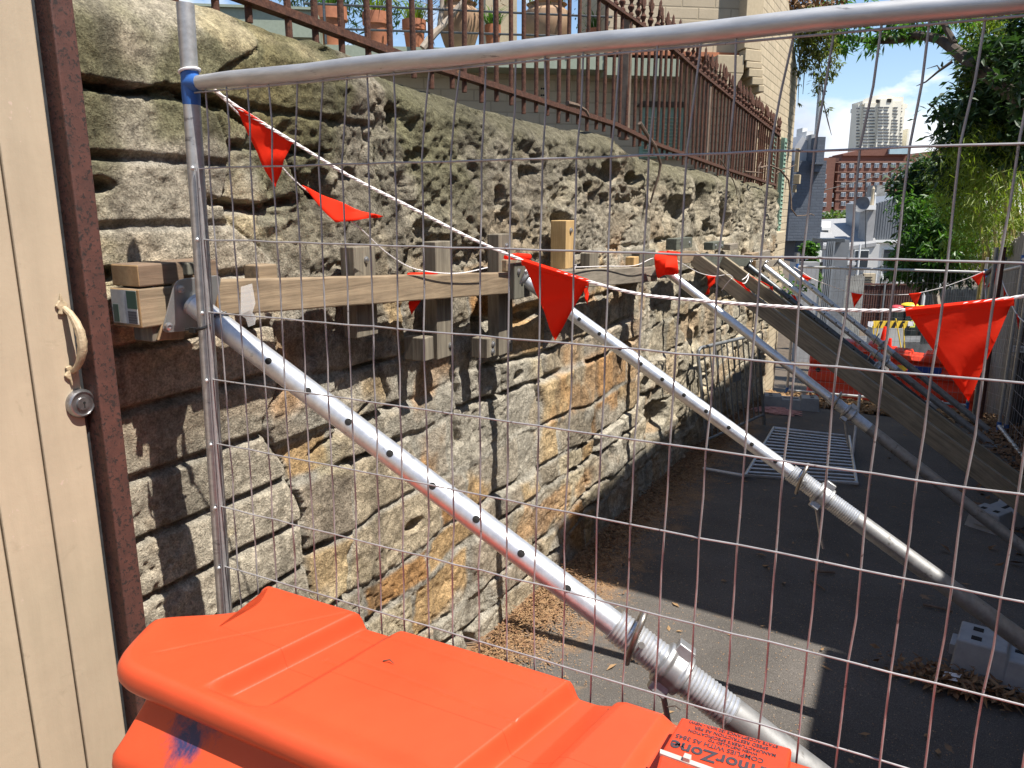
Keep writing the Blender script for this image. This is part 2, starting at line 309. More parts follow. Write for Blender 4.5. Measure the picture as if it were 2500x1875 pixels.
def wall_fn(S, Zc):
    topz = np.interp(S, WT[0], WT[1])
    # coursed squared blocks near the door, irregular rubble beyond
    zbA = [-1.5, -.4, -.22, -.06, .10, .25, .40, .54, .68, .82, .965, 1.113, 1.268, 1.405, 1.54, 1.66, 1.80, 1.935, 2.3]
    zbB = [-1.6, -1.2, -.95, -.72, -.45, -.20, .03, .15, .37, .49, .70, .93, 1.06, 1.24, 1.48, 1.70, 1.85, 2.4]
    dzA, dsA, idA = joints(S, Zc, zbA, .42, .8, 11, .006); dzB, dsB, idB = joints(S, Zc, zbB, .17, .52, 23, .06)
    edge = 1.46+.16*(vn(Zc*7.1+3, Zc*0, 4)-.5)*2; wA = S < edge; dz = np.where(wA, dzA, dzB); ds = np.where(wA, np.minimum(dsA+.02, abs(edge-S)), np.minimum(dsB, abs(S-edge)+.01)); idn = np.where(wA, idA, idB+500000)
    rn = lambda k: ((idn*7919+k*104729) % 9973)/9973.
    d = np.minimum(dz, ds)
    upper = sm(1.36, 1.62, Zc+.25*(fbm(S*1.3, Zc*1.3, 3, 40)-.5))*sm(1.35, 1.75, S)
    jw = np.where(wA, .012+.008*fbm(S*9, Zc*9, 3, 60), .010+.02*fbm(S*5, Zc*5, 3, 60)); prof = sm(0, 1, d/jw)
    gap = sm(.47, .62, fbm(S*3.7, Zc*4.1, 3, 66)); dep = np.where(wA, .024*(1-.55*sm(1.5, 1.6, Zc)*sm(.35, .6, fbm(S*3, Zc*5, 3, 67))), .007+.036*gap); h = (prof-1)*dep*(1-.93*upper)
    h += (rn(1)-.5)*np.where(wA, .010, .028)*prof*(1-.85*upper)
    h += np.where(wA, .016, .026)*(fbm(S*9, Zc*11, 5, 70)-.5)+.03*(fbm(S*2.2, Zc*2.2, 4, 80)-.5)*(1-.8*wA)
    r = ridg(S*3.0, Zc*3.4, 5, 90); far = sm(3.6, 5.2, S)
    h += upper*(.075*(fbm(S*2.9+.6*Zc, Zc*3.4, 5, 100, .58)-.5)+.022*(fbm(S*13, Zc*15, 3, 104)-.5)-.022*sm(.80, .97, r)-.034*sm(.60, .72, fbm(S*3.6, Zc*4.6, 5, 108, .6)))
    h += (.35+.65*upper)*far*(.10*(fbm(S*2.6, Zc*2.8, 5, 120, .58)-.5))-.045*far*sm(.6, .72, fbm(S*3.1+9, Zc*3.6, 3, 133))
    h += .013*(fbm(S*26, Zc*28, 3, 140)-.5)*(.5+upper)+.006*(fbm(S*70, Zc*74, 2, 145)-.5)*(.6+.6*upper)
    # pitted sandstone patches
    pt = sm(.53, .66, fbm(S*1.9, Zc*2.3, 3, 150)); h -= .006*pt*sm(.58, .7, vn(S*48, Zc*52, 160))
    dark = np.zeros(S.shape)
    for pl, wdt, dpt in CRACKS:
        dm = np.full(S.shape, 9.)
        SS = S+.012*(fbm(S*22, Zc*22, 3, 200)-.5)*2; ZZ = Zc+.012*(fbm(S*22+9, Zc*22, 3, 210)-.5)*2
        for (a, b), (c, e) in zip(pl[:-1], pl[1:]):
            L2 = (c-a)**2+(e-b)**2; t = np.clip(((SS-a)*(c-a)+(ZZ-b)*(e-b))/L2, 0, 1); dm = np.minimum(dm, np.hypot(SS-a-t*(c-a), ZZ-b-t*(e-b)))
        h -= dpt*(1-sm(.5*wdt, 1.5*wdt, dm))
    for a, b, ra, rb, dp in PITS:
        q = np.hypot((S-a)/ra, (Zc-b)/rb)+.5*(fbm(S*9, Zc*9, 3, 220)-.5); h -= dp*(1-sm(.6, 1.0, q))
    # ledge under the coping, coping slab near the door
    cop = sm(1.93, 1.955, Zc)*(1-sm(1.9, 2.1, S)); h += .012*cop; h -= .014*(1-sm(0, .012, abs(Zc-1.94+.03*(fbm(S*3, S*0, 3, 5)-.5))))*(1-sm(1.85, 2.05, S))
    h += -.07*sm(topz-.10, topz+.01, Zc)**2
    h += .05*(1-sm(-.3, .35, Zc-np.interp(S, PY, PZ)))*sm(2.5, 4.5, S)          # footing course
    # colours
    pi_ = (rn(7)*len(PAL)).astype(int) % len(PAL); col = PAL[pi_]
    colA = np.array((.37, .335, .275)); col = np.where(wA[..., None], colA*(.9+.2*rn(2))[..., None], col)
    mort = np.array((.27, .255, .225)); mm = (1-sm(.3, 1.1, d/jw))[..., None]; col = col*(1-mm)+mort*mm
    sme = sm(.50, .60, fbm(S*2.4+5, Zc*2.6, 4, 300)); sme = (sme*(~wA)*.85)[..., None]; col = col*(1-sme)+np.array((.30, .285, .25))*sme      # cement smears
    och = sm(.60, .72, fbm(S*2.7, Zc*4.0, 4, 310))*np.where(wA, .25, 1); col = col*(1-.6*och[..., None])+np.array((.36, .20, .085))*.6*och[..., None]
    up = (upper*.82)[..., None]; g = fbm(S*3.3, Zc*3.3, 5, 320)[..., None]; col = col*(1-up)+(np.array((.16, .142, .108))*(1-g)+np.array((.44, .40, .325))*g)*up
    fr = (far*.6)[..., None]; col = col*(1-fr)+(np.array((.14, .13, .10))*(1-g)+np.array((.52, .475, .385))*g)*fr
    moss = sm(.42, .62, fbm(S*3.1, Zc*3.1, 5, 330)+.33*sm(1.55, 2.05, Zc)-.16)*sm(1.45, 1.9, Zc+.1*(fbm(S*2, S*0, 3, 7)-.5))
    moss = (moss*(1-.55*sm(2.0, 3.2, S)))[..., None]; col = col*(1-.78*moss)+np.array((.115, .115, .052))*.78*moss
    mt = (sm(topz-.22, topz-.02, Zc+.1*(fbm(S*5, S*0, 3, 9)-.5))*sm(1.9, 2.6, S)*.7)[..., None]; col = col*(1-mt)+np.array((.10, .095, .062))*mt
    gr = sm(.60, .70, fbm(S*4, Zc*4, 4, 340))*sm(1.6, 1.9, Zc)*(1-sm(1.6, 2.2, S)); col = col*(1-.6*gr[..., None])+np.array((.07, .10, .035))*.6*gr[..., None]
    lig = sm(.62, .72, fbm(S*3.5+3, Zc*9, 4, 345))*(1-sm(1.5, 2.0, S)); col = col*(1-.6*lig[..., None])+np.array((.48, .41, .26))*.6*lig[..., None]
    stk = sm(.6, .75, fbm(S*14, Zc*1.2, 4, 350))*.45; col = col*(1-stk[..., None])+np.array((.09, .08, .065))*stk[..., None]
    col = col*(.8+.4*fbm(S*22, Zc*22, 4, 360))[..., None]*(1-.25*(sm(.5, .72, fbm(S*6, Zc*6, 4, 370)))[..., None])*1.08
    col = col*(1.22-.30*upper+.12*upper*far)[..., None]*np.array((1.03, 1.0, .94)); return h, np.clip(col, .01, .9)
def build_wall():
    s = [.982]
    while s[-1] < 9.32: s.append(s[-1]+.0045+.0030*max(0, s[-1]-1)**1.15)
    s = np.array(s); nz = 430; t = np.linspace(0, 1, nz); S = np.repeat(s[:, None], nz, 1)
    topz = np.interp(s, WT[0], WT[1])+.02*(fbm(s*5, s*0, 4, 3)-.5)*2; bot = np.interp(s, PY, PZ)-.12
    Zc = bot[:, None]+(topz-bot)[:, None]*t[None, :]
    h, col = wall_fn(S, Zc); X = -1.495+h
    # batter back and wrap the coping over the top, quoin return at the near end
    quo = .012+.02*fbm(Zc*9, Zc*0, 3, 1); X -= (1-sm(0, 1, (S-.982)/quo))*.05
    extra = [(-.06, .02), (-.16, .035), (-.30, .03), (-.45, .0), (-.6, -.05)]
    cols = [X]; Zs = [Zc]; Cs = [col]
    for i, (dx, dz) in enumerate(extra):
        hh = .025*(fbm(s*7, s*0+i*3, 4, 8+i)-.5); cols.append((X[:, -1]+dx)[:, None]); Zs.append((topz+dz+hh)[:, None]); Cs.append((col[:, -1]*(1.0))[:, None, :])
    X = np.concatenate(cols, 1); Z = np.concatenate(Zs, 1); Cc = np.concatenate(Cs, 1); S = np.repeat(s[:, None], X.shape[1], 1)
    # end faces
    def addcol(first):
        nonlocal X, Z, Cc, S
        i = 0 if first else -1; xx = np.minimum(X[i:i+1] if i == 0 else X[-1:], -1.5)-.55; ss = (S[i:i+1] if i == 0 else S[-1:])+0
        cat = (lambda a, b: np.concatenate([b, a], 0)) if first else (lambda a, b: np.concatenate([a, b], 0))
        X = cat(X, xx); Z = cat(Z, Z[i:i+1] if i == 0 else Z[-1:]); Cc = cat(Cc, Cc[i:i+1] if i == 0 else Cc[-1:]); S = cat(S, ss)
    addcol(True); addcol(False)
    n1_, n2_ = X.shape; org = np.array((-1.5, 5.0, -.2)); V = np.stack([X, S, Z], -1).reshape(-1, 3)-org
    idx = np.arange(n1_*n2_).reshape(n1_, n2_); F = np.stack([idx[:-1, :-1], idx[:-1, 1:], idx[1:, 1:], idx[1:, :-1]], -1).reshape(-1, 4)
    me = bpy.data.meshes.new('stone_wall'); me.vertices.add(len(V)); me.vertices.foreach_set('co', V.astype(np.float32).ravel())
    me.loops.add(F.size); me.loops.foreach_set('vertex_index', F.astype(np.int32).ravel()); me.polygons.add(len(F))
    me.polygons.foreach_set('loop_start', (np.arange(len(F))*4).astype(np.int32)); me.polygons.foreach_set('use_smooth', [True]*len(F)); me.update(calc_edges=True)
    ca = me.color_attributes.new('Col', 'FLOAT_COLOR', 'POINT'); c4 = np.concatenate([Cc.reshape(-1, 3), np.ones((len(V), 1))], 1); ca.data.foreach_set('color', c4.astype(np.float32).ravel())
    m, nt, b = _new('weathered_sandstone'); vc = nt.nodes.new('ShaderNodeVertexColor'); vc.layer_name = 'Col'; v = coords(nt)
    nA = noise(nt, v, 45, 8, .72); nB = noise(nt, v, 180, 5, .7); nC = noise(nt, v, 14, 6, .65, .5)
    col_ = mix(nt, 1., vc.outputs[0], ramp(nt, nA.outputs['Fac'], [(.28, .45), (.5, 1.), (.72, 1.6)]).outputs[0], 'MULTIPLY').outputs[0]
    col_ = mix(nt, .8, col_, ramp(nt, nB.outputs['Fac'], [(.3, .62), (.7, 1.3)]).outputs[0], 'MULTIPLY').outputs[0]
    nt.links.new(col_, b.inputs['Base Color']); b.inputs['Roughness'].default_value = .93; b.inputs['Specular IOR Level'].default_value = .2
    vo = nt.nodes.new('ShaderNodeTexVoronoi'); vo.inputs['Scale'].default_value = 55; nt.links.new(v, vo.inputs['Vector']); pr = ramp(nt, vo.outputs['Distance'], [(.0, 0.), (.35, 1.)])
    b1 = bump(nt, b, nC.outputs['Fac'], .9, .022); b2 = bump(nt, b, nA.outputs['Fac'], .9, .012, b1); b3 = bump(nt, b, pr.outputs[0], .35, .004, b2); bump(nt, b, nB.outputs['Fac'], .6, .004, b3)
    me.materials.append(m); o = bpy.data.objects.new('stone_wall', me); scene.collection.objects.link(o); o.location = org
    tag(o, 'old weathered sandstone retaining wall with mossy top and crumbling mortar below the rusty railing', 'wall')
build_wall()
# ------------------------------------------------------------------ ground, lane
def sheet(name, xs, ys, fz, m, sm_=True):
    V = [(x, y, fz(x, y)) for y in ys for x in xs]; nx = len(xs); F = [(j*nx+i, j*nx+i+1, (j+1)*nx+i+1, (j+1)*nx+i) for j in range(len(ys)-1) for i in range(nx-1)]
    b = MB(); b.add(V, F); return b.build(name, m, loc=(0, 0, 0), smooth=sm_)
def asphalt():
    m, nt, b = _new('worn_asphalt'); v = coords(nt); n = noise(nt, v, 260, 4, .7); n2 = noise(nt, v, 2.3, 6, .6); n3 = noise(nt, v, 70, 3, .7)
    col = ramp(nt, n2.outputs['Fac'], [(.3, (.066, .059, .052)), (.7, (.108, .096, .085))]).outputs[0]
    col = mix(nt, 1., col, ramp(nt, n.outputs['Fac'], [(.3, .45), (.55, 1.1), (.68, 2.2)]).outputs[0], 'MULTIPLY').outputs[0]
    g = ramp(nt, n3.outputs['Fac'], [(.66, 0.), (.70, 1.)]).outputs[0]; col = mix(nt, g, col, (.30, .235, .165)).outputs[0]
    sp = nt.nodes.new('ShaderNodeSeparateXYZ'); nt.links.new(v, sp.inputs[0])      # sawdust drifted against the wall foot
    mr = nt.nodes.new('ShaderNodeMapRange'); mr.inputs['From Min'].default_value = -1.5; mr.inputs['From Max'].default_value = -.85; mr.inputs['To Min'].default_value = .46; mr.inputs['To Max'].default_value = 0; nt.links.new(sp.outputs['X'], mr.inputs['Value'])
    n4 = noise(nt, v, 5.5, 7, .72); ad_ = nt.nodes.new('ShaderNodeMath'); nt.links.new(n4.outputs['Fac'], ad_.inputs[0]); nt.links.new(mr.outputs[0], ad_.inputs[1])
    f = ramp(nt, ad_.outputs[0], [(.66, 0.), (.86, .8)]).outputs[0]; n5 = noise(nt, v, 150, 3, .8)
    col = mix(nt, f, col, ramp(nt, n5.outputs['Fac'], [(.35, (.10, .055, .03)), (.6, (.33, .20, .10)), (.7, (.50, .34, .18))]).outputs[0]).outputs[0]
    n6 = noise(nt, v, 7.5, 3, .5, .8); f2 = ramp(nt, n6.outputs['Fac'], [(.70, 0.), (.75, .55)]).outputs[0]; col = mix(nt, f2, col, (.34, .19, .09)).outputs[0]
    nt.links.new(col, b.inputs['Base Color']); b.inputs['Roughness'].default_value = .9; b1 = bump(nt, b, n.outputs['Fac'], .6, .004); bump(nt, b, n2.outputs['Fac'], .3, .02, b1); return m
M['asphalt'] = asphalt()
M['soil'] = mat('bare_soil', (.12, .09, .06), (.06, .045, .03), 6, .95, 0, .5, .02)
ys = sorted(set([-60, -30, -12]+[round(-6+.25*i, 2) for i in range(140)]+[30, 40, 60, 100, 200, 400, 900]))
tag(sheet('ground', [-700, -200, -60, -20, -8, -4, -2.2, 2.4, 4, 8, 20, 60, 200, 700], ys, lambda x, y: gz(y)-.03, M['soil']), kind='structure')
tag(sheet('lane', [-1.56+.13*i for i in range(27)], [y for y in ys if -12 <= y <= 60], lambda x, y: gz(y)+.006*math.sin(x*3+y*1.3)-.003, M['asphalt']), kind='structure')
# ------------------------------------------------------------------ door and steel column
dx = -1.45
d = thing('door', 'cream painted timber plank door with curly pull handle and scuffed flaking paint', 'door', (dx, .55, -.02))
W = at(198, 937, X=dx).y      # latch side edge
edges = [W-.092*i for i in range(10)]
for i in range(9):
    b = MB(); y1, y0 = edges[i]-.0018, edges[i+1]+.0018
    if i == 0: y1 = W
    o = b.box((dx-.018, (y0+y1)/2, 1.15), (.036, y1-y0, 2.34)).build('plank', M['paint'], d, bevel=.0035)
b = MB(); b.box((dx-.03, W-.42, 1.15), (.02, .82, 2.3)); b.build('backing', M['cream'], d)
yh = at(160, 840, X=dx).y; hz = [at(155, 752, X=dx).z, at(178, 905, X=dx).z]
b = MB(); pts = []; rad = []
for i in range(15):
    t = i/14; pts.append((dx+.004+.036*math.sin(math.pi*t)**.6, yh+.004+.004*math.sin(math.pi*t), hz[0]+(hz[1]-hz[0])*t)); rad.append(.0055+.0035*math.sin(math.pi*t)+.0006*math.sin(i*2.9))
b.tube(pts, rad, 10); hd = b.build('handle', mat('painted_cast_handle', (.50, .39, .25), (.36, .28, .18), 60, .5, 0, .9, .004), d, smooth=True)
for s_, zc in ((1, hz[0]), (-1, hz[1])):
    b = MB(); pl = [(dx+.001, yh+a*.9, zc+s_*c) for a, c in ((0, -.012), (.010, -.010), (.007, -.002), (.014, .006), (.008, .013), (.004, .016), (0, .030), (-.004, .016), (-.008, .013), (-.014, .006), (-.007, -.002), (-.010, -.010))]
    b.prism(pl, (.005, 0, 0)); b.build('handle_rosette', hd.data.materials[0], hd, bevel=.0015)
c = at(194, 984, X=dx); b = MB()
b.lathe([(.029, 0), (.029, .006), (.025, .012), (.0235, .0125), (.0225, .010), (.0135, .010), (.0125, .014), (.0, .0142)], (dx, c.y, c.z), (1, 0, 0), 40)
lk = b.build('lock', mat('worn_lock_steel', (.42, .42, .43), (.26, .25, .25), 70, .35, .9, .2, .0008), d, smooth=True)
b = MB(); b.lathe([(.0028, 0), (.0028, .0006)], (dx+.0142, c.y+.001, c.z+.002), (1, 0, 0), 12); b.box((dx+.0145, c.y+.001, c.z-.004), (.0006, .0022, .009)); b.build('keyhole', M['hole'], lk)
# weatherboard surround of the neighbouring wall, left of the door
b = MB(); b.box((dx-.12, -1.4, 1.2), (.1, 2.3, 3.2)); b.build('painted_wall', M['cream'], loc=(dx-.12, -1.4, 0)); tag(bpy.data.objects['painted_wall'], 'cream painted wall carrying the plank door hinges', 'wall')
rp = thing('steel_column', 'rusty maroon steel column between the cream door and the stone wall', 'column', (dx, W+.03, -.05))
b = MB(); y0, y1 = W+.014, W+.058
b.box((dx-.005, (y0+y1)/2, 1.5), (.07, y1-y0, 3.2)); b.build('flange', M['rustpost'], rp, bevel=.003)
b = MB(); b.box((dx-.03, W+.007, 1.5), (.03, .0135, 3.2)); b.build('jamb_strip', M['darksteel'], rp)
# ------------------------------------------------------------------ near temporary fence
FYn = 1.075
tf = thing('temporary_fence_panel', 'galvanised temporary mesh fence panel across the lane with blue painted corner, nearest the camera', 'fence', (-.2, FYn, 0), 'temporary mesh fence panels')
pt0 = at(452, 8, Y=FYn); pt1 = at(548, 1480, Y=FYn); dirp = (pt1-pt0)/(pt0.z-pt1.z)
post = lambda z: pt0+dirp*(pt0.z-z)
b = MB(); b.tube([post(pt0.z), post(1.5), post(.02)], .0158, 24); b.build('post', M['rail'], tf, smooth=True)
b = MB(); b.tube([Vector((1.055, FYn, 2.07)), Vector((1.05, FYn, .02))], .0168, 20); b.build('post', M['rail'], tf, smooth=True)
rl = at(487, 202, Y=FYn); rr_ = at(2500, -1, Y=FYn); sl = (rr_.z-rl.z)/(rr_.x-rl.x); zr = lambda x: rl.z+sl*(x-rl.x)
b = MB(); x0 = post(1.93).x+.012; pts = []; rad = []
for i in range(26):
    x = x0+(1.05-x0)*i/25.; pts.append((x, FYn+.002*math.sin(i*.9), zr(x)+.0012*math.sin(i*1.7))); rad.append((.0158-.0034*min(1, i/17.)) if i > 1 else .0130+.0015*i)
b.tube(pts, rad, 28); b.build('top_rail', M['rail'], tf, smooth=True)
b = MB(); b.tube([(x0-.01, FYn, .16), (1.05, FYn, .16)], .0168, 16); b.build('bottom_rail', M['rail'], tf, smooth=True)
b = MB(); zj = zr(x0); b.tube([post(zj+.022), post(zj+.015), post(zj-.022), post(zj-.038)], [.0159, .0166, .0168, .0159], 24); b.tube([(x0-.016, FYn, zj), (x0+.004, FYn, zj), (x0+.011, FYn, zj)], [.0175, .0168, .0140], 20); b.build('painted_weld', M['blue'], tf, smooth=True)
b = MB(); q = post(zj+.022); b.tube([q+Vector((.0183*math.cos(t*math.pi/10), .0183*math.sin(t*math.pi/10), .004*math.cos(t*math.pi/10))) for t in range(20)], .0026, 8, closed=True); b.build('cable_tie', M['rope'], tf, smooth=True)
rows = [1.893, 1.774, 1.640, 1.496, 1.358, 1.221, 1.080, .941, .799, .663, .521, .380]
rng = random.Random(4)
wx = []; x = post(1.6).x+.042
while x < 1.03: wx.append(x); x += .0542
jit = {}
b = MB(); WR = .00155
for i, x in enumerate(wx):
    lean = (x+1.33)/2.38; lx = lambda z: x-(1.64-z)*(.03*(1-lean)+.004*lean) if z < 2 else x
    pts = []; bendx = rng.uniform(-.004, .016)*(1.0 if x < -.1 else .25); 
    for k, z in enumerate(rows):
        off = rng.gauss(0, .0010); jit[i, k] = off
        xz = x-(.0 if k else 0)+off-(1.64-z)*.018*(1-lean)
        if k == 0: xz += bendx+.004; z = zr(x)-.012
        pts.append(Vector((xz, FYn-.002+rng.gauss(0, .0012), z)))
        if k < len(rows)-1:
            z2 = (z+rows[k+1])/2; pts.append(Vector((xz+(bendx*-.75 if k == 0 else rng.gauss(0, .0005)), FYn-.002, z2)))
    b.tube(pts, WR, 8)
for k, z in enumerate(rows):
    pts = []
    for i in range(-1, len(wx)+1):
        x = wx[i] if 0 <= i < len(wx) else (post(z).x if i < 0 else 1.04)
        zz = zr(x)-.0175 if k == 0 else z+rng.gauss(0, .0006)-.003*math.sin((x+1.3)*1.4)*(1 if k < 3 else -.3)
        pts.append((x, FYn-.0045+rng.gauss(0, .0006), zz))
    b.tube(pts, WR, 8)
for off in (.017, .0225):
    b.tube([post(z)+Vector((off, -.014, 0)) for z in rows[1:]], .0016, 7)
b.build('wire_mesh', M['wire'], tf, smooth=True)
b = MB()
for z in rows[1:]: b.sphere(post(z)+Vector((.010, -.0165, 0)), .0042, 8, 6)
b.build('weld_beads', M['galv'], tf, smooth=True)
# ------------------------------------------------------------------ water filled barrier, nearest
def outline(pts, n=2600):
    P = [Vector(p) for p in pts]; out = []
    for it in range(3):
        Q = []
        for i in range(len(P)):
            a, c = P[i], P[(i+1) % len(P)]; k = .25 if (c-a).length < .09 else .022/(c-a).length; Q += [a*(1-k)+c*k, a*k+c*(1-k)]
        P = Q
    L = [0]
    for i in range(len(P)): L.append(L[-1]+(P[(i+1) % len(P)]-P[i]).length)
    for j in range(n):
        t = L[-1]*j/n; i = min(int(np.searchsorted(L, t, side='right')-1), len(P)-1); f = (t-L[i])/max(L[i+1]-L[i], 1e-9); out.append(P[i].lerp(P[(i+1) % len(P)], f))
    return out
def barrier(name, org, plan, H, hfun, prof, m, rings=40):
    o2 = outline(plan); n = len(o2); ys_ = [p.y for p in o2]; xs_ = [p.x for p in o2]; ym = (min(ys_)+max(ys_))/2; xa, xb = min(xs_), max(xs_); hw = (max(ys_)-min(ys_))/2
    V = []; F = []; nrm = []; w6 = 24
    for i in range(n):
        t = o2[(i+w6) % n]-o2[i-w6]; nrm.append(Vector((t.y, -t.x)).normalized())
    ar = sum(o2[i].x*o2[(i+1) % n].y-o2[(i+1) % n].x*o2[i].y for i in range(n)); sg = 1 if ar > 0 else -1
    for ix, iy, z in prof:
        for i in range(n):
            q = nrm[i]*sg; p = o2[i]-Vector((q.x*ix, q.y*(iy if q.y < 0 else max(iy, 0)))); V.append(Vector((p.x, p.y, z+(hfun(p.x, p.y)*max(0, 1-(H-z)/.05) if z > H-.05 else 0))))
    base = len(prof); lx, ly = prof[-1][0], prof[-1][1]
    for r in range(1, rings+1):
        t = r/rings
        for i in range(n):
            q = nrm[i]*sg; p = o2[i]-Vector((q.x*lx, q.y*ly)); cx = min(max(p.x, xa+hw*.8), xb-hw*.8); c = Vector((p.x, p.y)).lerp(Vector((cx, ym)), t*.999); V.append(Vector((c.x, c.y, prof[-1][2]+hfun(c.x, c.y))))
    tot = base+rings
    for k in range(tot-1):
        for i in range(n): F.append((k*n+i, k*n+(i+1) % n, (k+1)*n+(i+1) % n, (k+1)*n+i))
    b = MB(); b.add(V, F); return b
plan = [(-1.1674, 0.7333), (-1.219, 0.8364), (-1.2153, 0.8552), (-1.1965, 0.8739), (-1.1252, 0.9236), (-1.099, 0.9518), (-1.099, 0.9752), (-1.1234, 1.0174), (-1.1365, 1.0427), (-1.1206, 1.0577), (-1.0502, 1.0577), (-0.5626, 1.0577), (0.1875, 1.0577), (0.6751, 1.0577), (0.7033, 0.9846), (0.7033, 0.797), (0.6564, 0.7098), (0.1875, 0.7098), (-0.5626, 0.7098), (-1.0315, 0.7098), (-1.1252, 0.7098)]
def hfun(x, y):
    x, y = x/.938, y/.938
    def st(a, b, x): t = min(max((x-a)/(b-a), 0), 1); return t*t*(3-2*t)
    def ln(a, b, x): t = min(max((x-a)/(b-a), 0), 1); return t*.75+.25*t*t*(3-2*t)
    sk = (y-.95)*.22; ey = st(.780, .835, y); h = 0
    h -= .036*(st(-.988+sk, -.970+sk, x)*ey-ln(-.905+sk*.8, -.866+sk*.8, x)*.68*ey)
    h -= .038*st(-.514+sk, -.496+sk, x)*ey-.022*ln(-.46+sk*.8, -.40+sk*.8, x)*ey
    h += .009*ln(-.421+sk*.8, -.415+sk*.8, x)*ey
    h -= .016*ln(-.322+sk*.4, -.300+sk*.4, x)*ey
    h += .008*st(-.02, .01, x)+.014*st(.02, .05, x)*ey
    if -.93 < x < -.50:
        h -= .0022*(1-st(.0015, .0045, abs(y-1.078+(x+.7)*.05)))+.0022*(1-st(.0015, .0045, abs(y-.985+(x+.7)*.06)))
    h -= .0020*(1-st(.0015, .004, abs(x+1.118-(y-.9)*.75)))*st(.80, .84, y)
    return h+.0018*math.sin(x*7+y*5)
BH = .947
bp = [(0.0, -0.0844, 0.0), (0.0, -0.1031, 0.033), (0.0, -0.1031, 0.176), (0.0281, -0.075, 0.22), (0.0563, -0.0563, 0.396), (0.0281, -0.0563, 0.4997), (0.0, -0.0563, 0.5466), (0.0375, -0.0375, 0.5935), (0.0844, 0.0, 0.631), (0.0938, 0.0, 0.6685), (0.0619, -0.0328, 0.7248), (0.0581, -0.045, 0.7388), (0.0563, -0.0469, 0.7623), (0.0572, -0.0469, 0.7951), (0.0619, -0.0441, 0.811), (0.0694, -0.0356, 0.8204), (0.0769, -0.0225, 0.8326), (0.0844, -0.0038, 0.8514), (0.09, 0.0169, 0.8701), (0.0891, 0.0281, 0.8814), (0.075, 0.0281, 0.8898), (0.0328, 0.0131, 0.8973), (0.0113, 0.0038, 0.9039), (0.0028, 0.0, 0.9114), (0.0, 0.0, 0.9198), (0.0028, 0.0014, 0.9311), (0.0084, 0.0056, 0.9395), (0.0159, 0.0122, 0.9447), (0.0244, 0.0197, 0.947)]
bb = thing('water_filled_barrier', 'big orange plastic water filled barrier in front of the mesh fence, nearest the camera', 'barrier', (-.27, .88, 0), 'water filled road barriers')
om, nt, b_ = _new('orange_barrier_plastic'); v = coords(nt); nn = noise(nt, v, 3.5, 6, .6); col = ramp(nt, nn.outputs['Fac'], [(.3, (.47, .055, .018)), (.7, (.56, .071, .024))]).outputs[0]
ns = noise(nt, coords(nt, (1, 1, .35)), 26, 7, .75, .4); dd = nt.nodes.new('ShaderNodeVectorMath'); dd.operation = 'DISTANCE'; nt.links.new(v, dd.inputs[0]); dd.inputs[1].default_value = at(500, 1795, Z=.845)-Vector((-.27, .88, 0))
mr = nt.nodes.new('ShaderNodeMapRange'); mr.inputs['From Min'].default_value = .015; mr.inputs['From Max'].default_value = .085; mr.inputs['To Min'].default_value = .42; mr.inputs['To Max'].default_value = -.15; nt.links.new(dd.outputs['Value'], mr.inputs['Value'])
sm_ = nt.nodes.new('ShaderNodeMath'); nt.links.new(ns.outputs['Fac'], sm_.inputs[0]); nt.links.new(mr.outputs[0], sm_.inputs[1]); fb = ramp(nt, sm_.outputs[0], [(.52, 0.), (.80, .96)]).outputs[0]
col = mix(nt, fb, col, (.006, .028, .095)).outputs[0]
nd = noise(nt, v, 42, 7, .8); col = mix(nt, ramp(nt, nd.outputs['Fac'], [(.66, 0.), (.76, .6)]).outputs[0], col, (.40, .07, .03)).outputs[0]
nt.links.new(col, b_.inputs['Base Color']); b_.inputs['Roughness'].default_value = .40; b_.inputs['Specular IOR Level'].default_value = .4
n9 = noise(nt, v, 420, 3, .6); n8 = noise(nt, v, 9, 5, .6); b1 = bump(nt, b_, n8.outputs['Fac'], .25, .006); bump(nt, b_, n9.outputs['Fac'], .10, .0006, b1); M['orangebar'] = om
barrier('shell', None, plan, BH, hfun, bp, om).build('shell', om, bb, smooth=True, angle=60)
# sticker plate with compliance lettering (upside down for the camera), silver strip and bolt
def text(body, size, origin, ex, ey, m, name, parent, bold=0., xs=1.):
    cu = bpy.data.curves.new('t', 'FONT'); cu.body = body; cu.size = size; cu.offset = bold; cu.extrude = .0002; cu.resolution_u = 3
    o = bpy.data.objects.new('t', cu); scene.collection.objects.link(o); dg = bpy.context.evaluated_depsgraph_get(); me = bpy.data.meshes.new_from_object(o.evaluated_get(dg))
    ex = Vector(ex).normalized()*xs; ey = Vector(ey).normalized(); ez = Vector(ex).normalized().cross(ey); org = Vector(parent['org']) if parent is not None else Vector((0, 0, 0))
    for v_ in me.vertices: v_.co = Vector(origin)-org+ex*v_.co.x+ey*v_.co.y+ez*v_.co.z
    me.materials.clear(); me.materials.append(m); me.name = name
    bpy.data.objects.remove(o); bpy.data.curves.remove(cu)
    o = bpy.data.objects.new(name, me); scene.collection.objects.link(o); o.parent = parent; o['org'] = tuple(org); return o
M['ink'] = plain('dark_print_ink', (.05, .04, .05), .6)
M['sticker'] = mat('orange_sticker', (.54, .054, .018), (.49, .048, .016), 30, .35, 0, .05, .001)
zs = BH+.0015
cs = [at(1668, 1752, Z=zs), at(1912, 1822, Z=zs), at(1900, 1925, Z=zs), at(1575, 1825, Z=zs)]
ex = (cs[0]-cs[1]).normalized(); ey = (cs[3]-cs[0]); ey = (ey-ex*ey.dot(ex)).normalized()      # text x runs right->left in picture, y towards camera
o0 = cs[1]
def SP(a, c, up=.0): return o0+ex*a+ey*c+Vector((0, 0, up))
Wd = (cs[0]-cs[1]).length
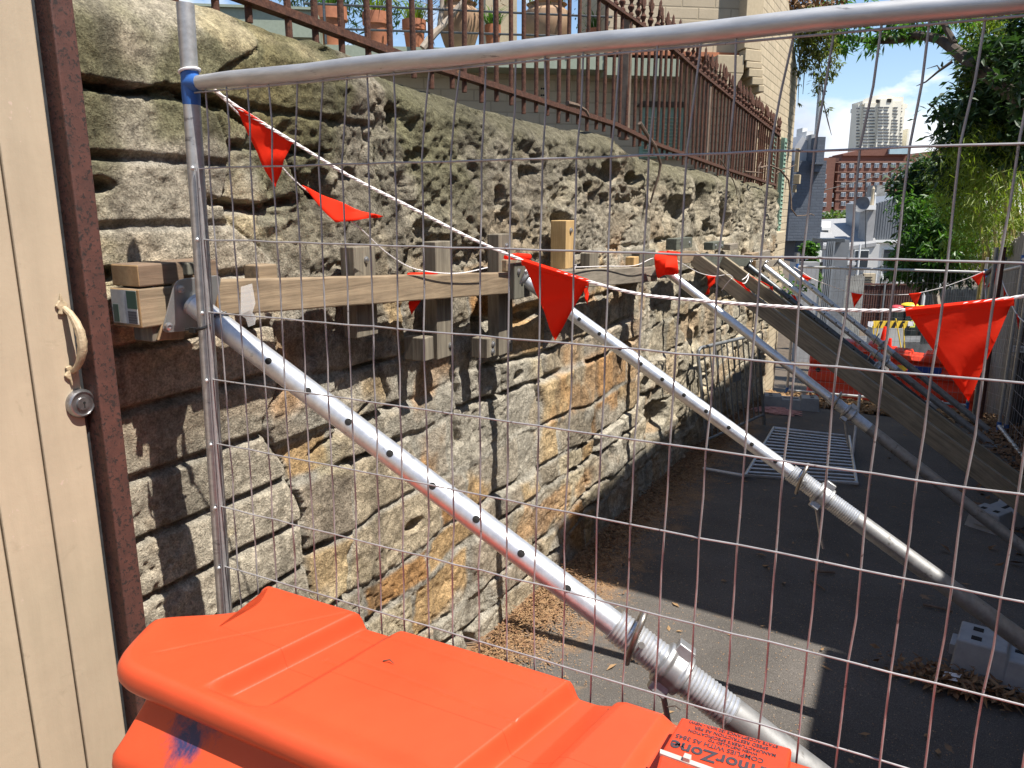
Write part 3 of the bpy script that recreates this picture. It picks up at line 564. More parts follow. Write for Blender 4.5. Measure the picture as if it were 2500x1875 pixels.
b = MB(); b.prism([SP(-.012, -.002), SP(Wd+.003, -.002), SP(Wd+.010, .09), SP(Wd+.003, .16), SP(-.012, .16)], (0, 0, -.03)); st = b.build('label_plate', M['sticker'], bb, bevel=.004)
lines = [('STATE ACCEPTANCE (50 km/h - NSW)', .0088, .003, .006), ('SPEED RESTRICTION AS PER', .0098, .0125, .018), ("MANUFACTURER'S SPECIFICATION", .0092, .023, .006), ('WHEN INSTALLED TO', .0080, .032, .030), ('COMPLIES WITH AS 3845', .0130, .041, .020)]
for s_, sz, yy, xx in lines: text(s_, sz, SP(xx, yy, .0008), ex, ey, M['ink'], 'lettering', st, .0001, .86)
text('ArmorZone', .033, SP(-.004, .057, .0008), ex, ey, M['ink'], 'lettering', st, .0007, .92)
text('TM', .010, SP(Wd-.018, .060, .0008), ex, ey, M['ink'], 'lettering', st, .0002)
b = MB(); b.prism([SP(Wd+.012, .086, .003), SP(Wd+.010, .095, .003), SP(-.02, .107, .003), SP(-.02, .098, .003)], (0, 0, -.006)); b.box(SP(Wd-.028, .092, .006), (.010, .010, .007)); b.build('metal_strip', mat('weathered_strip', (.55, .53, .48), (.42, .40, .36), 60, .6, .2, .2, .001), bb, bevel=.0008)
# a few dry twigs that fell onto the barrier
for k, (u, v_) in enumerate(((1485, 1697), (935, 1600), (1630, 1700))):
    p = at(u, v_, Z=BH); p.z = BH+hfun(p.x, p.y)+.002; b = MB(); b.tube([p, p+Vector((.012, .003, .004)), p+Vector((.022, .001, .001))], [.0012, .0010, .0005], 6)
    o = b.build('twig', M['bark'], loc=p, smooth=True); tag(o, ['tiny dark twig on the barrier top beside the sloping step next to the mesh', 'tiny dry twig lying near the front left of the orange barrier top', 'tiny twig lying on the orange barrier beside the compliance sticker'][k], 'twig')
# ------------------------------------------------------------------ timbers against the wall
random.seed(5)
WG = wood('weathered_pine_across', (.37, .275, .175), (.18, .13, .082), (0, 1, 0)); WGg = wood('grey_pine_across', (.33, .285, .225), (.16, .135, .105), (0, 1, 0))
WV = wood('weathered_pine_upright', (.27, .235, .175), (.12, .10, .075), (0, 0, 1)); WY = wood('fresh_yellow_pine', (.62, .42, .19), (.48, .30, .12), (0, 0, 1)); WD = wood('dark_treated_pine', (.17, .16, .125), (.08, .075, .055), (0, 0, 1))
WGr = wood('green_treated_pine', (.13, .14, .11), (.07, .075, .06), (0, 1, 0))
M['endgrain'] = mat('sawn_end_grain', (.45, .29, .14), (.33, .20, .09), 40, .85, 0, .4, .002)
M['screw'] = mat('zinc_screw', (.6, .6, .62), (.45, .45, .46), 50, .35, .9, .1, .0005)
def beam(name, pL, pR, th, hgt, m, label, cat='timber beam', grp='horizontal timber walers', ends=True):
    t = thing(name, label, cat, tuple((Vector(pL)+Vector(pR))/2), grp) if label else None
    return t
def waler(label, uL, vtL, vbL, uR, vtR, vbR, Xf, th, m, extra=None):
    a = at(uL, vtL, X=Xf); a2 = at(uL, vbL, X=Xf); c = at(uR, vtR, X=Xf); c2 = at(uR, vbR, X=Xf); ha = (a.z-a2.z); hc = (c.z-c2.z); hh = (ha+hc)/2
    org = ((Xf-th/2), (a.y+c.y)/2, (a.z+c.z)/2-hh)
    b = MB(); y0, y1 = a.y, c.y; n = 14; P = []
    for i in range(n+1):
        t = i/n; y = y0+(y1-y0)*t; z = a.z+(c.z-a.z)*t+.0005*math.sin(i*1.9); P += [(Xf, y, z), (Xf, y, z-hh), (Xf-th, y, z-hh), (Xf-th, y, z)]
    F = [(0, 3, 2, 1), (4*n, 4*n+1, 4*n+2, 4*n+3)]
    for i in range(n):
        for j in range(4): F.append((4*i+j, 4*i+(j+1) % 4, 4*i+4+(j+1) % 4, 4*i+4+j))
    b.add(P, F, 0); b.m[-len(F)] = 1; b.m[-len(F)+1] = 1
    o = b.build('timber_waler', [m, M['endgrain']], loc=org, bevel=.004); tag(o, label, 'timber beam', 'timber walers along the wall'); return o
w1 = waler('pale brown horizontal timber waler starting behind the first prop plate, in full sun', 528, 684, 771, 1256, 665, 717, -1.36, .045, WG)
w2 = waler('greyer horizontal timber waler between the dark cleat and the flag draped prop head', 1256, 664, 716, 1606, 651, 687, -1.36, .045, WGg)
w3 = waler('short horizontal timber beyond the flag draped prop, left of the first raker', 1656, 612, 642, 1706, 613, 643, -1.33, .045, WG)
w4 = waler('dark greenish horizontal timber that both timber rakers butt against', 1712, 617, 645, 1836, 628, 652, -1.36, .045, WGr)
w5 = waler('farthest horizontal timber holding the last two steel props', 1846, 636, 655, 1912, 634, 648, -1.34, .045, WGg)
screwn = [0]
def cleat(label, x0, x1, yt, yb, Xf=-1.405, th=.05, m=None, bolts=(), side=None, end=None):
    m = m or WV; a = at((x0+x1)/2, (yt+yb)/2, X=Xf); y0 = at(x0, (yt+yb)/2, X=Xf).y; y1 = at(x1, (yt+yb)/2, X=Xf).y
    zt = at((x0+x1)/2, yt, X=Xf).z; zb = at((x0+x1)/2, yb, X=Xf).z
    t = thing('timber_cleat', label, 'timber block', (Xf-th/2, (y0+y1)/2, zb), 'timber cleats fixed to the wall')
    b = MB(); b.box((Xf-th/2, (y0+y1)/2, (zt+zb)/2), (th, y1-y0, zt-zb)); n6 = len(b.f); b.m = [0]*n6
    if end == 'y': b.m[4] = 1
    else: b.m[4] = 0
    b.build('block', [m, M['endgrain']], t, bevel=.003)
    for u, v in bolts:
        p = at(u, v, X=Xf); r = .009*min(1.4, max(.9, (p-EY).length/2.2)) ; b = MB(); b.lathe([(r, 0), (r, .003), (r*.62, .0045), (r*.6, .008), (0, .0085)], p, (1, 0, 0), 14)
        bo = b.build('bolt', M['screw'], t, smooth=True)
    return t
cleat('upright grey timber cleat with one bolt near the top, left of the dangling flag', 868, 920, 601, 822, bolts=((893, 634),))
cleat('tall upright grey timber cleat with a knot, its foot beside a small square offcut', 1066, 1104, 589, 874, bolts=((1099, 843),))
cleat('upright grey timber cleat behind the rolled orange flag, second tall one', 1218, 1252, 571, 864, bolts=((1236, 601), (1244, 832)))
cleat('fresh yellow pine upright cleat standing above the grey waler', 1382, 1404, 538, 655, Xf=-1.38, th=.075, m=WY, bolts=((1393, 563),))
cleat('short weathered grey upright stub right of the yellow pine cleat', 1440, 1461, 617, 653, Xf=-1.41)
cleat('tiny fresh pine wedge standing left of the flag draped prop head', 1548, 1560, 627, 650, Xf=-1.38, m=WY)
cleat('small square brown offcut at the foot of the tall knotty cleat', 1036, 1059, 823, 880, Xf=-1.385, th=.08, end='y')
cleat('small square offcut with bent nails at the foot of the second tall cleat', 1190, 1211, 824, 872, Xf=-1.385, th=.07, end='y', bolts=((1203, 840), (1202, 858)))
cleat('dark bolted timber cleat covering the joint of the two walers', 1256, 1300, 641, 727, Xf=-1.335, th=.03, m=WD, bolts=((1266, 663),))
cleat('timber spacer with rough combed end grain sitting on the waler', 1237, 1262, 633, 661, Xf=-1.385, th=.07, m=WG, end='y')
cleat('dark weathered timber pad behind the flag draped prop head', 1562, 1600, 612, 650, Xf=-1.39, th=.05, m=WD)
cleat('green treated timber block with two screws, dark painted end, above the draped prop', 1652, 1690, 581, 607, Xf=-1.38, th=.07, m=WGr, bolts=((1662, 591), (1683, 593)))
cleat('second green treated timber block with screws above the rakers', 1741, 1767, 590, 608, Xf=-1.38, th=.07, m=WGr, end='y', bolts=((1747, 600), (1762, 600)))
cleat('small pale timber block beside the green treated one above the rakers', 1783, 1802, 595, 609, Xf=-1.38, th=.07, m=WGg, end='y')
cleat('short square timber block above the farthest props, light brown', 1836, 1852, 618, 632, Xf=-1.36, th=.07, m=WG, end='y')
cleat('square timber packer with nail holes left of the last steel prop', 1852, 1880, 614, 640, Xf=-1.37, th=.07, m=WGg, end='y')
cleat('short timber stub poking up behind the first prop plate', 632, 678, 646, 690, Xf=-1.40, m=WG)
cleat('narrow dark timber stub above the first prop plate, left of the fence post', 458, 480, 641, 672, Xf=-1.36, th=.04, m=WD)
t_ = cleat('upright timber block with one round bolt left of the first prop plate', 366, 428, 674, 832, Xf=-1.385, th=.06, m=WV, bolts=((375, 708),))
# stacked lengths left of the plate: upper and lower blocks with sawn ends towards the camera
def stub(label, u0, u1, vt, vb, Xf, th, m):
    y0 = at(u0, (vt+vb)/2, X=Xf).y; y1 = at(u1, (vt+vb)/2, X=Xf).y; zt = at((u0+u1)/2, vt, X=Xf).z; zb = at((u0+u1)/2, vb, X=Xf).z
    t = thing('timber_packer', label, 'timber block', (Xf-th/2, (y0+y1)/2, zb), 'timber packers behind the first prop')
    b = MB(); b.box((Xf-th/2, (y0+y1)/2, (zt+zb)/2), (th, y1-y0, zt-zb)); b.m = [0, 0, 0, 0, 1, 0]
    # face order: -x +x -y?.. choose the face looking at the camera
    b.m = [0, 0, 1, 0, 0, 0]; o = b.build('block', [m, M['endgrain']], t, bevel=.003)
    for i, p in enumerate(o.data.polygons): p.material_index = 1 if p.normal.y < -.9 else 0
    return t, y0, zt, zb
stub('upper brown packer with sawn end grain facing the camera, lying on the labelled block', 338, 532, 640, 692, -1.375, .085, wood('brown_packer', (.25, .17, .11), (.12, .08, .052), (0, 1, 0)))
tb, yb0, zt0, zb0 = stub('lower packer with green and white barcode label on its end, beside the rusty column', 342, 540, 696, 788, -1.375, .09, WG)
for o in [q for q in bpy.data.objects if q.name.startswith('block') and False]: pass
lab = thing('x', '', '', (0, 0, 0)); bpy.data.objects.remove(lab)
LW = .078; lx0 = -1.375-.087; b = MB(); b.box((lx0+LW/2, yb0-.0006, (zt0+zb0)/2+.002), (LW, .0008, .068)); lb = b.build('barcode_label', mat('clear_label', (.62, .62, .58), (.5, .5, .47), 50, .25, 0, .2, .001), tb)
gp_ = plain('green_print', (.06, .11, .08), .4)
b = MB(); b.box((lx0+.064, yb0-.0014, (zt0+zb0)/2+.017), (.030, .0006, .036)); b.build('green_print', gp_, lb)
b = MB(); b.box((lx0+.012, yb0-.0014, (zt0+zb0)/2-.012), (.016, .0006, .036)); b.build('green_print', gp_, lb)
b = MB()
for i in range(14): b.box((lx0+.062+.0, yb0-.0014, (zt0+zb0)/2-.030+i*.0018), (.026, .0006, .0009 if i % 3 else .0013))
b.build('barcode', M['ink'], lb)
b = MB(); b.tube([at(318, 752, X=-1.44), at(326, 762, X=-1.43), at(322, 775, X=-1.43)], [.006, .008, .005], 8); tag(b.build('blue_tape_scrap', plain('blue_tape', (.03, .16, .60), .5), loc=at(320, 760, X=-1.44)), 'scrap of blue tape between the barcode label and the stone', 'tape')
# cling film scrap on the waler
m, nt, b_ = _new('clear_film'); b_.inputs['Base Color'].default_value = (.9, .9, .9, 1); b_.inputs['Roughness'].default_value = .12; b_.inputs['Alpha'].default_value = .22
fp = [at(u, v, X=-1.356) for u, v in ((585, 700), (612, 692), (620, 740), (612, 762), (622, 775), (618, 792), (606, 798), (598, 778), (583, 768))]; c0 = sum(fp, Vector())/len(fp)
b = MB(); b.add([c0+Vector((.006, 0, 0))]+[p+Vector((random.uniform(0, .006), 0, 0)) for p in fp], [(0, i+1, (i+1) % len(fp)+1) for i in range(len(fp))]); o = b.build('plastic_film', m, loc=c0, solid=.0003); tag(o, 'torn clear plastic film stuck on the sunlit waler', 'plastic film')
# ------------------------------------------------------------------ adjustable steel props
def prop(label, p0, p1, r=.0242, R2=.030, split=.5, holes=11, hstart=.10, hstep=.105, plate=True, loc_foot=True, dark=False, hfirst=None, roll=0.):
    p0 = Vector(p0); p1 = Vector(p1); a = (p1-p0).normalized(); L = (p1-p0).length; m1 = M['darksteel'] if dark else M['galv']; m2 = M['galv2'] if not dark else M['darksteel']
    side = a.cross(Vector((0, 0, 1))).normalized(); nup = side.cross(a).normalized(); tocam = (EY-(p0+p1)/2); tocam = (tocam-a*tocam.dot(a)).normalized(); tocam = (tocam*math.cos(roll)+a.cross(tocam)*math.sin(roll))
    t = thing('steel_prop', label, 'steel prop', tuple(p1), 'raking steel props')
    s = p0+a*L*split
    b = MB(); b.tube([p0, p0+a*.05, s], r, 36); it = b.build('inner_tube', m1, t, smooth=True)
    b = MB(); k = 0; d = hstart
    while d < L*split-.07 and k < holes:
        c = p0+a*d+tocam*(r+.0001); rh = .0072; n = 14; ring = []
        sd = a.cross(tocam); 
        for j in range(n):
            q = 2*math.pi*j/n; lat = math.sin(q)*rh; ring.append(p0+a*(d+math.cos(q)*rh)+tocam*(math.sqrt(max(r*r-lat*lat, 0))+.0006)+sd*lat)
        b = MB(); b.add(ring+[c+tocam*.0009], [(j, (j+1) % n, n) for j in range(n)]); b.build('pin_hole', M['hole'], it); d += hstep; k += 1
    b = MB(); pts = []; rad = []; e = s-a*.055; n = 0; Lt = .25*(1 if not dark else .8)
    q = 0.
    while q < Lt: pts += [e+a*q, e+a*(q+.004)]; rad += [R2*1.04, R2*.965]; q += .0075
    b.tube([e-a*.001]+pts, [R2*.7]+rad, 30); b.build('threaded_sleeve', M['galv'] if not dark else m1, t, smooth=True)
    b = MB(); b.tube([e+a*Lt, e+a*(Lt+.003), p1-a*.012], [R2*1.03, R2*1.0, R2], 36); b.build('outer_tube', m2, t, smooth=True)
    c = e+a*.125
    b = MB(); b.lathe([(R2*1.0, -.026), (R2*1.32, -.022), (R2*1.32, -.012), (R2*1.18, -.008), (R2*1.18, .014), (R2*1.30, .018), (R2*1.30, .026), (R2, .028)], c, a, 28)
    for sg in (1, -1):
        dv = (tocam*.35-nup*.8*sg).normalized() if sg > 0 else (nup*.9-tocam*.2).normalized()
        b.bar(c+dv*R2*.9, c+dv*(R2*1.75), .034, .030, a)
    col_ = b.build('collar_nut', M['galv2'], t, smooth=True, bevel=.002)
    b = MB(); hb = c-nup*R2*1.2; b.tube([hb, hb+Vector((0, 0, -.10))+a*.03, hb+Vector((0, 0, -.135))+a*.045], [.0055, .0055, .0045], 10); b.build('nut_handle', M['galv2'], col_, smooth=True)
    g = e+a*.055; sd = tocam; pts = []
    for j in range(22):
        q = math.pi*(-.30+1.45*j/21); pts.append(g+sd*math.cos(q)*R2*1.9*0.9+nup*math.sin(q)*R2*2.0-a*(.028*math.sin(j/21*math.pi)))
    b = MB(); b.tube([g-sd*R2*1.25, g+sd*R2*1.25], .006, 10); b.tube(pts, .0058, 12); b.build('locking_pin', mat('pin_steel', (.40, .38, .35), (.26, .22, .18), 50, .4, .85, .2, .0008) if 'pin' not in M else M['pin'], t, smooth=True)
    if plate:
        b = MB(); xv = side; u_ = Vector((0, 0, 1)); nn_ = (a*.85+u_*-.0); nn_ = Vector((a.x, a.y, a.z*.9)).normalized(); yv = nn_.cross(xv).normalized(); pl = []
        hw = .062; c_ = p0-a*.003
        for (x_, y_) in ((-1, -.8), (-.8, -1), (.8, -1), (1, -.8), (1, .8), (.8, 1), (-.8, 1), (-1, .8)): pl.append(c_+xv*x_*hw+yv*y_*hw)
        b.prism(pl, -nn_*.006); hp = b.build('head_plate', m1 if dark else M['galv2'], t, bevel=.001)
        for x_, y_ in ((-.68, -.68), (.68, -.68), (.68, .68), (-.68, .68)): b = MB(); b.lathe([(.0085, 0), (.0085, .003), (.004, .0045), (0, .0046)], c_+xv*x_*hw+yv*y_*hw, nn_, 12); b.build('plate_screw', M['screw'], hp, smooth=True)
    b = MB(); fz = gz(p1.y); b.box((p1.x, p1.y, p1.z+.0), (.15, .12, .008), Matrix.Rotation(0, 3, 'Y')); b.build('foot_plate', M['galv2'], t)
    return t, a, it
def fit(y, pa, pb, x0, foot_h=.0, X1=None):
    A = at(*pa, Y=y); B = at(*pb, Y=y); s_ = (B.z-A.z)/(B.x-A.x); z0 = A.z+s_*(x0-A.x)
    x1 = (gz(y)+foot_h-z0)/s_+x0 if X1 is None else X1
    return Vector((x0, y, z0)), Vector((x1, y, z0+s_*(x1-x0)))
M['pin'] = mat('pin_steel', (.40, .38, .35), (.26, .22, .18), 50, .4, .85, .2, .0008)
# first prop: head plate skewed on the waler end
pA = at(472, 742, X=-1.340); Bp = at(1500, 1525, Y=pA.y+.11); s1 = (Bp.z-pA.z)/(Bp.x-pA.x)
dirn = (Bp-pA); foot = pA+dirn*((gz(1.3)+.01-pA.z)/dirn.z)
L1 = (foot-pA).length; col = at(1640, 1632, Y=pA.y+.12); sp = ((col-pA).length-.07)/L1
h0 = at(668, 877, Y=pA.y+.02)
p1t, a1, it1 = prop('nearest galvanised steel prop with black pin holes, crossing right behind the mesh fence', pA, foot, split=sp, holes=12, hstart=(h0-pA).length, hstep=.1055, plate=False)
# its head plate and timber wedge
q4 = [at(*uv, X=xx) for uv, xx in (((428, 683), -1.340), ((543, 671), -1.328), ((512, 802), -1.346), ((394, 814), -1.352))]
def rq(q, r=.16, n=4):
    out = []
    for i in range(4):
        p, a_, c_ = q[i], q[i-1], q[(i+1) % 4]; s0 = p.lerp(a_, r); s2 = p.lerp(c_, r)
        for k in range(n+1):
            t = k/n; out.append(s0.lerp(p, t).lerp(p.lerp(s2, t), t))
    return out
b = MB(); b.prism(rq(q4), (-.006, .003, 0)); hp = b.build('head_plate', mat('scuffed_plate_steel', (.46, .46, .45), (.36, .36, .36), 22, .45, .75, .2, .0008), p1t, bevel=.001)
for uv in ((442, 706), (526, 692), (413, 797), (500, 785)):
    p = at(*uv, X=-1.338); b = MB(); b.lathe([(.0078, -.006), (.0078, .003), (.0034, .0042), (.003, .002), (0, .002)], p, (.9, -.3, 0), 16); b.build('plate_screw', M['screw'], hp, smooth=True)
b = MB(); wq = [at(*uv, X=-1.375) for uv in ((426, 676), (470, 672), (450, 828), (384, 832))]; b.prism([p for p in wq], (-.022, .01, 0)); b.build('timber_wedge', wood('wedge_pine', (.40, .27, .15), (.24, .15, .08), (0, .2, 1)), p1t, bevel=.002)
b = MB(); b.tube([pA+Vector((.0, -.0, 0)), pA+a1*.006], [.0262, .0248], 24); b.build('weld_ring', M['galv2'], p1t, smooth=True)
# black cable tie joining fence post and prop
b = MB(); pc = post(at(498, 800, Y=FYn).z); tt = pA+a1*.085; pts = [pc+Vector((-.020, -.004, -.004)), pc+Vector((-.012, -.0205, -.002)), pc+Vector((.010, -.0205, .002)), pc+Vector((.024, -.012, .008)), tt+Vector((-.02, -.024, .004)), tt+Vector((.002, -.020, .026)), tt+Vector((.010, .0, .030)), tt+Vector((.0, .03, .0)), pc+Vector((.0, .021, .0)), pc+Vector((-.0195, .004, -.003))]
b.tube(pts, .0030, 8, closed=True); b.box(pc+Vector((-.012, -.023, -.002)), (.014, .008, .010)); b.tube([pc+Vector((-.014, -.024, -.002)), pc+Vector((-.034, -.022, -.001))], [.003, .0018], 6); o = b.build('cable_tie', M['black'], loc=pc, smooth=True); tag(o, 'black cable tie lashing the fence post to the nearest steel prop', 'cable tie')
y2 = 2.65; A, Bq = fit(y2, (1400, 769), (2292, 1416), -1.33); L2 = (Bq-A).length; cl = at(2005, 1212, Y=y2); hf = at(1417, 782, Y=y2)
prop('second galvanised steel prop, emerging from under the central hanging flag', A, Bq, split=((cl-A).length-.07)/L2, holes=13, hstart=(hf-A).length, hstep=.095)
y3 = 4.33; A, Bq = fit(y3, (1640, 672), (2500, 1340), -1.32); L3 = (Bq-A).length; cl = at(2070, 1010, Y=y3)
prop('third steel prop whose head is draped with an orange flag', A, Bq, split=((cl-A).length-.07)/L3, holes=0)
for (yy, pa, pb, pc_, lab_, dk) in ((6.7, (1836, 657), (2336, 1052), (2133, 901), 'dark grey steel prop lying close along the second timber raker', True), (7.44, (1868, 652), (2346, 1027), (2157, 881), 'galvanised steel prop, second from the far end of the row', False), (8.23, (1906, 642), (2341, 992), (2153, 844), 'farthest galvanised steel prop, beside the cream building', False)):
    A, Bq = fit(yy, pa, pb, -1.29); cl = at(*pc_, Y=yy); prop(lab_, A, Bq, split=((cl-A).length-.07)/(Bq-A).length, holes=14 if dk else 8, hstart=.3, hstep=.13, dark=dk)
# timber rakers
def raker(label, y, tops, bots, x0, m):
    A, Bq = fit(y, tops[0], tops[1], x0, 0.); Ab, Bb = fit(y, bots[0], bots[1], x0-.03, 0.)
    th = .045; P = [Vector((A.x, y, A.z)), Vector((Bq.x+.06, y, gz(y))), Vector((Bb.x, y, gz(y))), Vector((Ab.x, y, Ab.z))]
    b = MB(); b.prism(P, (0, th, 0)); o = b.build('timber_raker', m, loc=tuple(Bb), bevel=.004); tag(o, label, 'timber beam', 'timber rakers propping the wall'); return o
raker('nearer long timber raker leaning down from the wall, a cord tied on it', 5.0, ((1714, 627), (2500, 1218)), ((1906, 814), (2500, 1263)), -1.30, wood('raker_pine', (.36, .30, .21), (.18, .145, .10), (1, 0, -.69)))
raker('farther long timber raker with knots, beside the dark steel prop', 5.80, ((1770, 627), (2500, 1180)), ((1863, 731), (2500, 1217)), -1.30, wood('raker_pine2', (.36, .29, .19), (.18, .145, .10), (1, 0, -.70)))
# ------------------------------------------------------------------ ropes and flags
def rope(pts, r, n=6, twist=True, per=.016):
    P = [Vector(p) for p in pts]; out = []
    for i in range(len(P)-1):
        a, c = P[max(i-1, 0)], P[min(i+2, len(P)-1)]; k = max(2, int((P[i+1]-P[i]).length/.03))
        for j in range(k):
            t = j/k; t2, t3 = t*t, t*t*t
            out.append(((P[i]*2)+(P[i+1]-a)*t+(a*2-P[i]*5+P[i+1]*4-c)*t2+(P[i]*3-a-P[i+1]*3+c)*t3)*.5)
    out.append(P[-1]); b = MB()
    if not twist: b.tube(out, r, 6); return b
    # three twisted strands
    fine = []; 
    for i in range(len(out)-1):
        k = max(1, int((out[i+1]-out[i]).length/(per/7))); 
        for j in range(k): fine.append(out[i].lerp(out[i+1], j/k))
    fine.append(out[-1]); 
    for s_ in range(3):
        pts2 = []; L = 0
        for i, p in enumerate(fine):
            if i: L += (p-fine[i-1]).length
            a = (fine[min(i+1, len(fine)-1)]-fine[max(i-1, 0)]).normalized(); u_ = a.cross(Vector((0, 0, 1))).normalized(); w_ = u_.cross(a); ph = 2*math.pi*(L/(per*3)+s_/3)
            pts2.append(p+(u_*math.cos(ph)+w_*math.sin(ph))*r*.5)
        b.tube(pts2, r*.56, 6)
    return b
def flag(label, a, c, tip, grp='orange safety bunting flags', rip=.004, n=12, hem=.012, nrm=None, seed=0):
    a, c, tip = Vector(a), Vector(c), Vector(tip); w_ = (c-a); nn_ = nrm or w_.cross(tip-a).normalized(); rnd = random.Random(seed); ph = rnd.uniform(0, 6)
    V = []; F = []; idx = {}
    for i in range(n+1):
        t = i/n; l = a.lerp(tip, t); r_ = c.lerp(tip, t); k = n-i
        for j in range(k+1):
            s_ = j/max(k, 1); p = l.lerp(r_, s_)+nn_*(rip*(math.sin(t*6+ph+s_*2)*(.3+t)+.6*math.sin(t*13+s_*5+ph))); idx[i, j] = len(V); V.append(p)
    for i in range(n):
        for j in range(n-i):
            F.append((idx[i, j], idx[i, j+1], idx[i+1, j]))
            if j < n-i-1: F.append((idx[i, j+1], idx[i+1, j+1], idx[i+1, j]))
    t = thing('bunting_flag', label, 'flag', tuple((a+c)/2), grp)
    b = MB(); b.add(V, F); b.build('flag_cloth', M['flag'], t, smooth=True, solid=.0006)
    if hem:
        d = (tip-(a+c)/2).normalized()*hem; b = MB(); up_ = -d.normalized()*hem*.35; q = []
        m_ = 10
        for s_ in range(m_+1):
            x = s_/m_; p = a.lerp(c, x); q.append((p+up_, p+nn_*hem*.35, p+d*.9+nn_*hem*.12, p+d*.9-nn_*hem*.12, p-nn_*hem*.35))
        VV = [v for w5 in q for v in w5]; FF = []
        for s_ in range(m_):
            for j in range(5): FF.append((s_*5+j, s_*5+(j+1) % 5, s_*5+5+(j+1) % 5, s_*5+5+j))
        b.add(VV, FF); b.build('hem', M['flag'], t, smooth=True)
    return t
Y1 = 1.20
rp1 = [at(523, 218, Y=1.092), at(570, 255, Y=1.12), at(640, 300, Y=1.14), at(714, 345, Y=1.16), at(850, 428, Y=1.24), at(1000, 505, Y=1.30), at(1150, 582, Y=1.36), at(1277, 636, Y=1.40), at(1357, 662, Y=1.41), at(1437, 687, Y=1.42), at(1560, 718, Y=1.44), at(1720, 735, Y=1.46), at(1900, 748, Y=1.47), at(2060, 757, Y=1.47), at(2213, 757, Y=1.47), at(2350, 743, Y=1.47), at(2475, 727, Y=1.47), at(2620, 700, Y=1.47)]
o = rope(rp1, .0032).build('bunting_rope', M['rope'], loc=rp1[0], smooth=True); tag(o, 'thick twisted white rope strung from the blue fence corner across to the right edge', 'rope', 'white bunting ropes')
flag('sloping orange flag near the blue fence corner, first on the thick rope', at(570, 254, Y=1.12), at(714, 345, Y=1.16), at(670, 457, Y=1.15), seed=1, hem=.006)
flag('orange flag hanging in the middle, over the end of the pale waler', at(1274, 634, Y=1.40), at(1437, 687, Y=1.42), at(1357, 830, Y=1.43), seed=2)
flag('largest orange flag, hanging at the right of the picture', at(2211, 757, Y=1.47), at(2475, 730, Y=1.47), at(2365, 982, Y=1.46), seed=3, rip=.005)
XW = -1.33
rp2 = [at(523, 222, Y=1.092), at(590, 285, X=-1.22), at(660, 372, X=-1.31), at(733, 453, X=XW), at(870, 550, X=XW), at(935, 610, X=-1.35), at(1000, 652, X=-1.35), at(1070, 666, X=-1.345), at(1130, 666, X=-1.34), at(1190, 653, X=-1.33)]
o = rope(rp2, .0019, twist=True, per=.010).build('bunting_rope', M['rope'], loc=rp2[0], smooth=True); tag(o, 'thin white rope sagging along the wall behind the mesh, left part', 'rope', 'white bunting ropes')
rp2 = [at(1400, 662, X=-1.33), at(1408, 645, X=-1.32), at(1400, 652, X=-1.34), at(1470, 650, X=-1.35), at(1550, 648, X=-1.33), at(1596, 630, X=-1.31), at(1640, 632, X=-1.29), at(1660, 640, X=-1.25), at(1700, 663, X=-1.2), at(1725, 671, X=-1.18), at(1750, 674, X=-1.15), at(1780, 670, X=-1.08), at(1790, 680, X=-1.06)]
o = rope(rp2, .0022, twist=False).build('bunting_rope', M['rope'], loc=rp2[0], smooth=True); tag(o, 'thin white rope running past the flag draped prop head to the timber rakers', 'rope', 'white bunting ropes')
flag('curled orange flag blown sideways below the first sloping flag', at(733, 453, X=XW), at(820, 543, X=XW+.02), at(930, 531, X=XW), seed=4, hem=0, rip=.006)
flag('orange flag tucked behind the pale waler, tip showing below it', at(996, 668, X=-1.375), at(1068, 666, X=-1.375), at(1003, 768, X=-1.385), seed=5, hem=.008)
b = MB(); b.tube([at(1234, 628, X=-1.33), at(1262, 626, X=-1.33), at(1292, 627, X=-1.33)], [.008, .013, .011], 10); tag(b.build('bunting_flag', M['flag'], loc=at(1262, 626, X=-1.33), smooth=True), 'orange flag rolled into a small bundle behind the central flag', 'flag', 'orange safety bunting flags')
flag('small dark orange flag corner hanging in shade right of the central flag', at(1424, 697, X=-1.36), at(1440, 686, X=-1.36), at(1432, 745, X=-1.37), seed=6, hem=0)
# flag draped over third prop head
G_ = [[(1596, 612, -1.31), (1625, 612, -1.27), (1652, 618, -1.22)], [(1596, 640, -1.30), (1627, 627, -1.23), (1655, 632, -1.18)], [(1600, 664, -1.31), (1622, 650, -1.20), (1657, 655, -1.17)], [(1606, 688, -1.33), (1616, 668, -1.24), (1660, 676, -1.18)]]
V = [at(u, v, X=x) for r_ in G_ for (u, v, x) in r_]; F = [(i*3+j, i*3+j+1, i*3+j+4, i*3+j+3) for i in range(3) for j in range(2)]
t = thing('bunting_flag', 'orange flag draped over the head of the third steel prop', 'flag', tuple(V[4]), 'orange safety bunting flags'); b = MB(); b.add(V, F); b.build('flag_cloth', M['flag'], t, smooth=True, solid=.0008, sub=2)
b = MB(); b.tube([at(1630, 617, X=-1.24), at(1664, 621, X=-1.18)], [.012, .010], 10); b.build('rolled_corner', M['flag'], t, smooth=True)
flag('narrow folded orange flag dangling left of the nearer timber raker', at(1725, 671, X=-1.18), at(1748, 675, X=-1.15), at(1729, 723, X=-1.2), seed=7, hem=0, rip=.012)
flag('orange flag lying along the top of the nearer timber raker', at(1788, 680, Y=4.99), at(1812, 690, Y=4.98), at(1838, 719, Y=4.99), seed=8, hem=0)
flag('orange flag lying along the top of the farther timber raker', at(1829, 671, Y=5.79), at(1838, 676, Y=5.78), at(1884, 703, Y=5.79), seed=9, hem=0)
flag('orange flag scrap squeezed between the farther raker and the dark prop', at(1872, 704, Y=6.2), at(1886, 699, Y=6.2), at(1888, 712, Y=6.2), seed=10, hem=0)
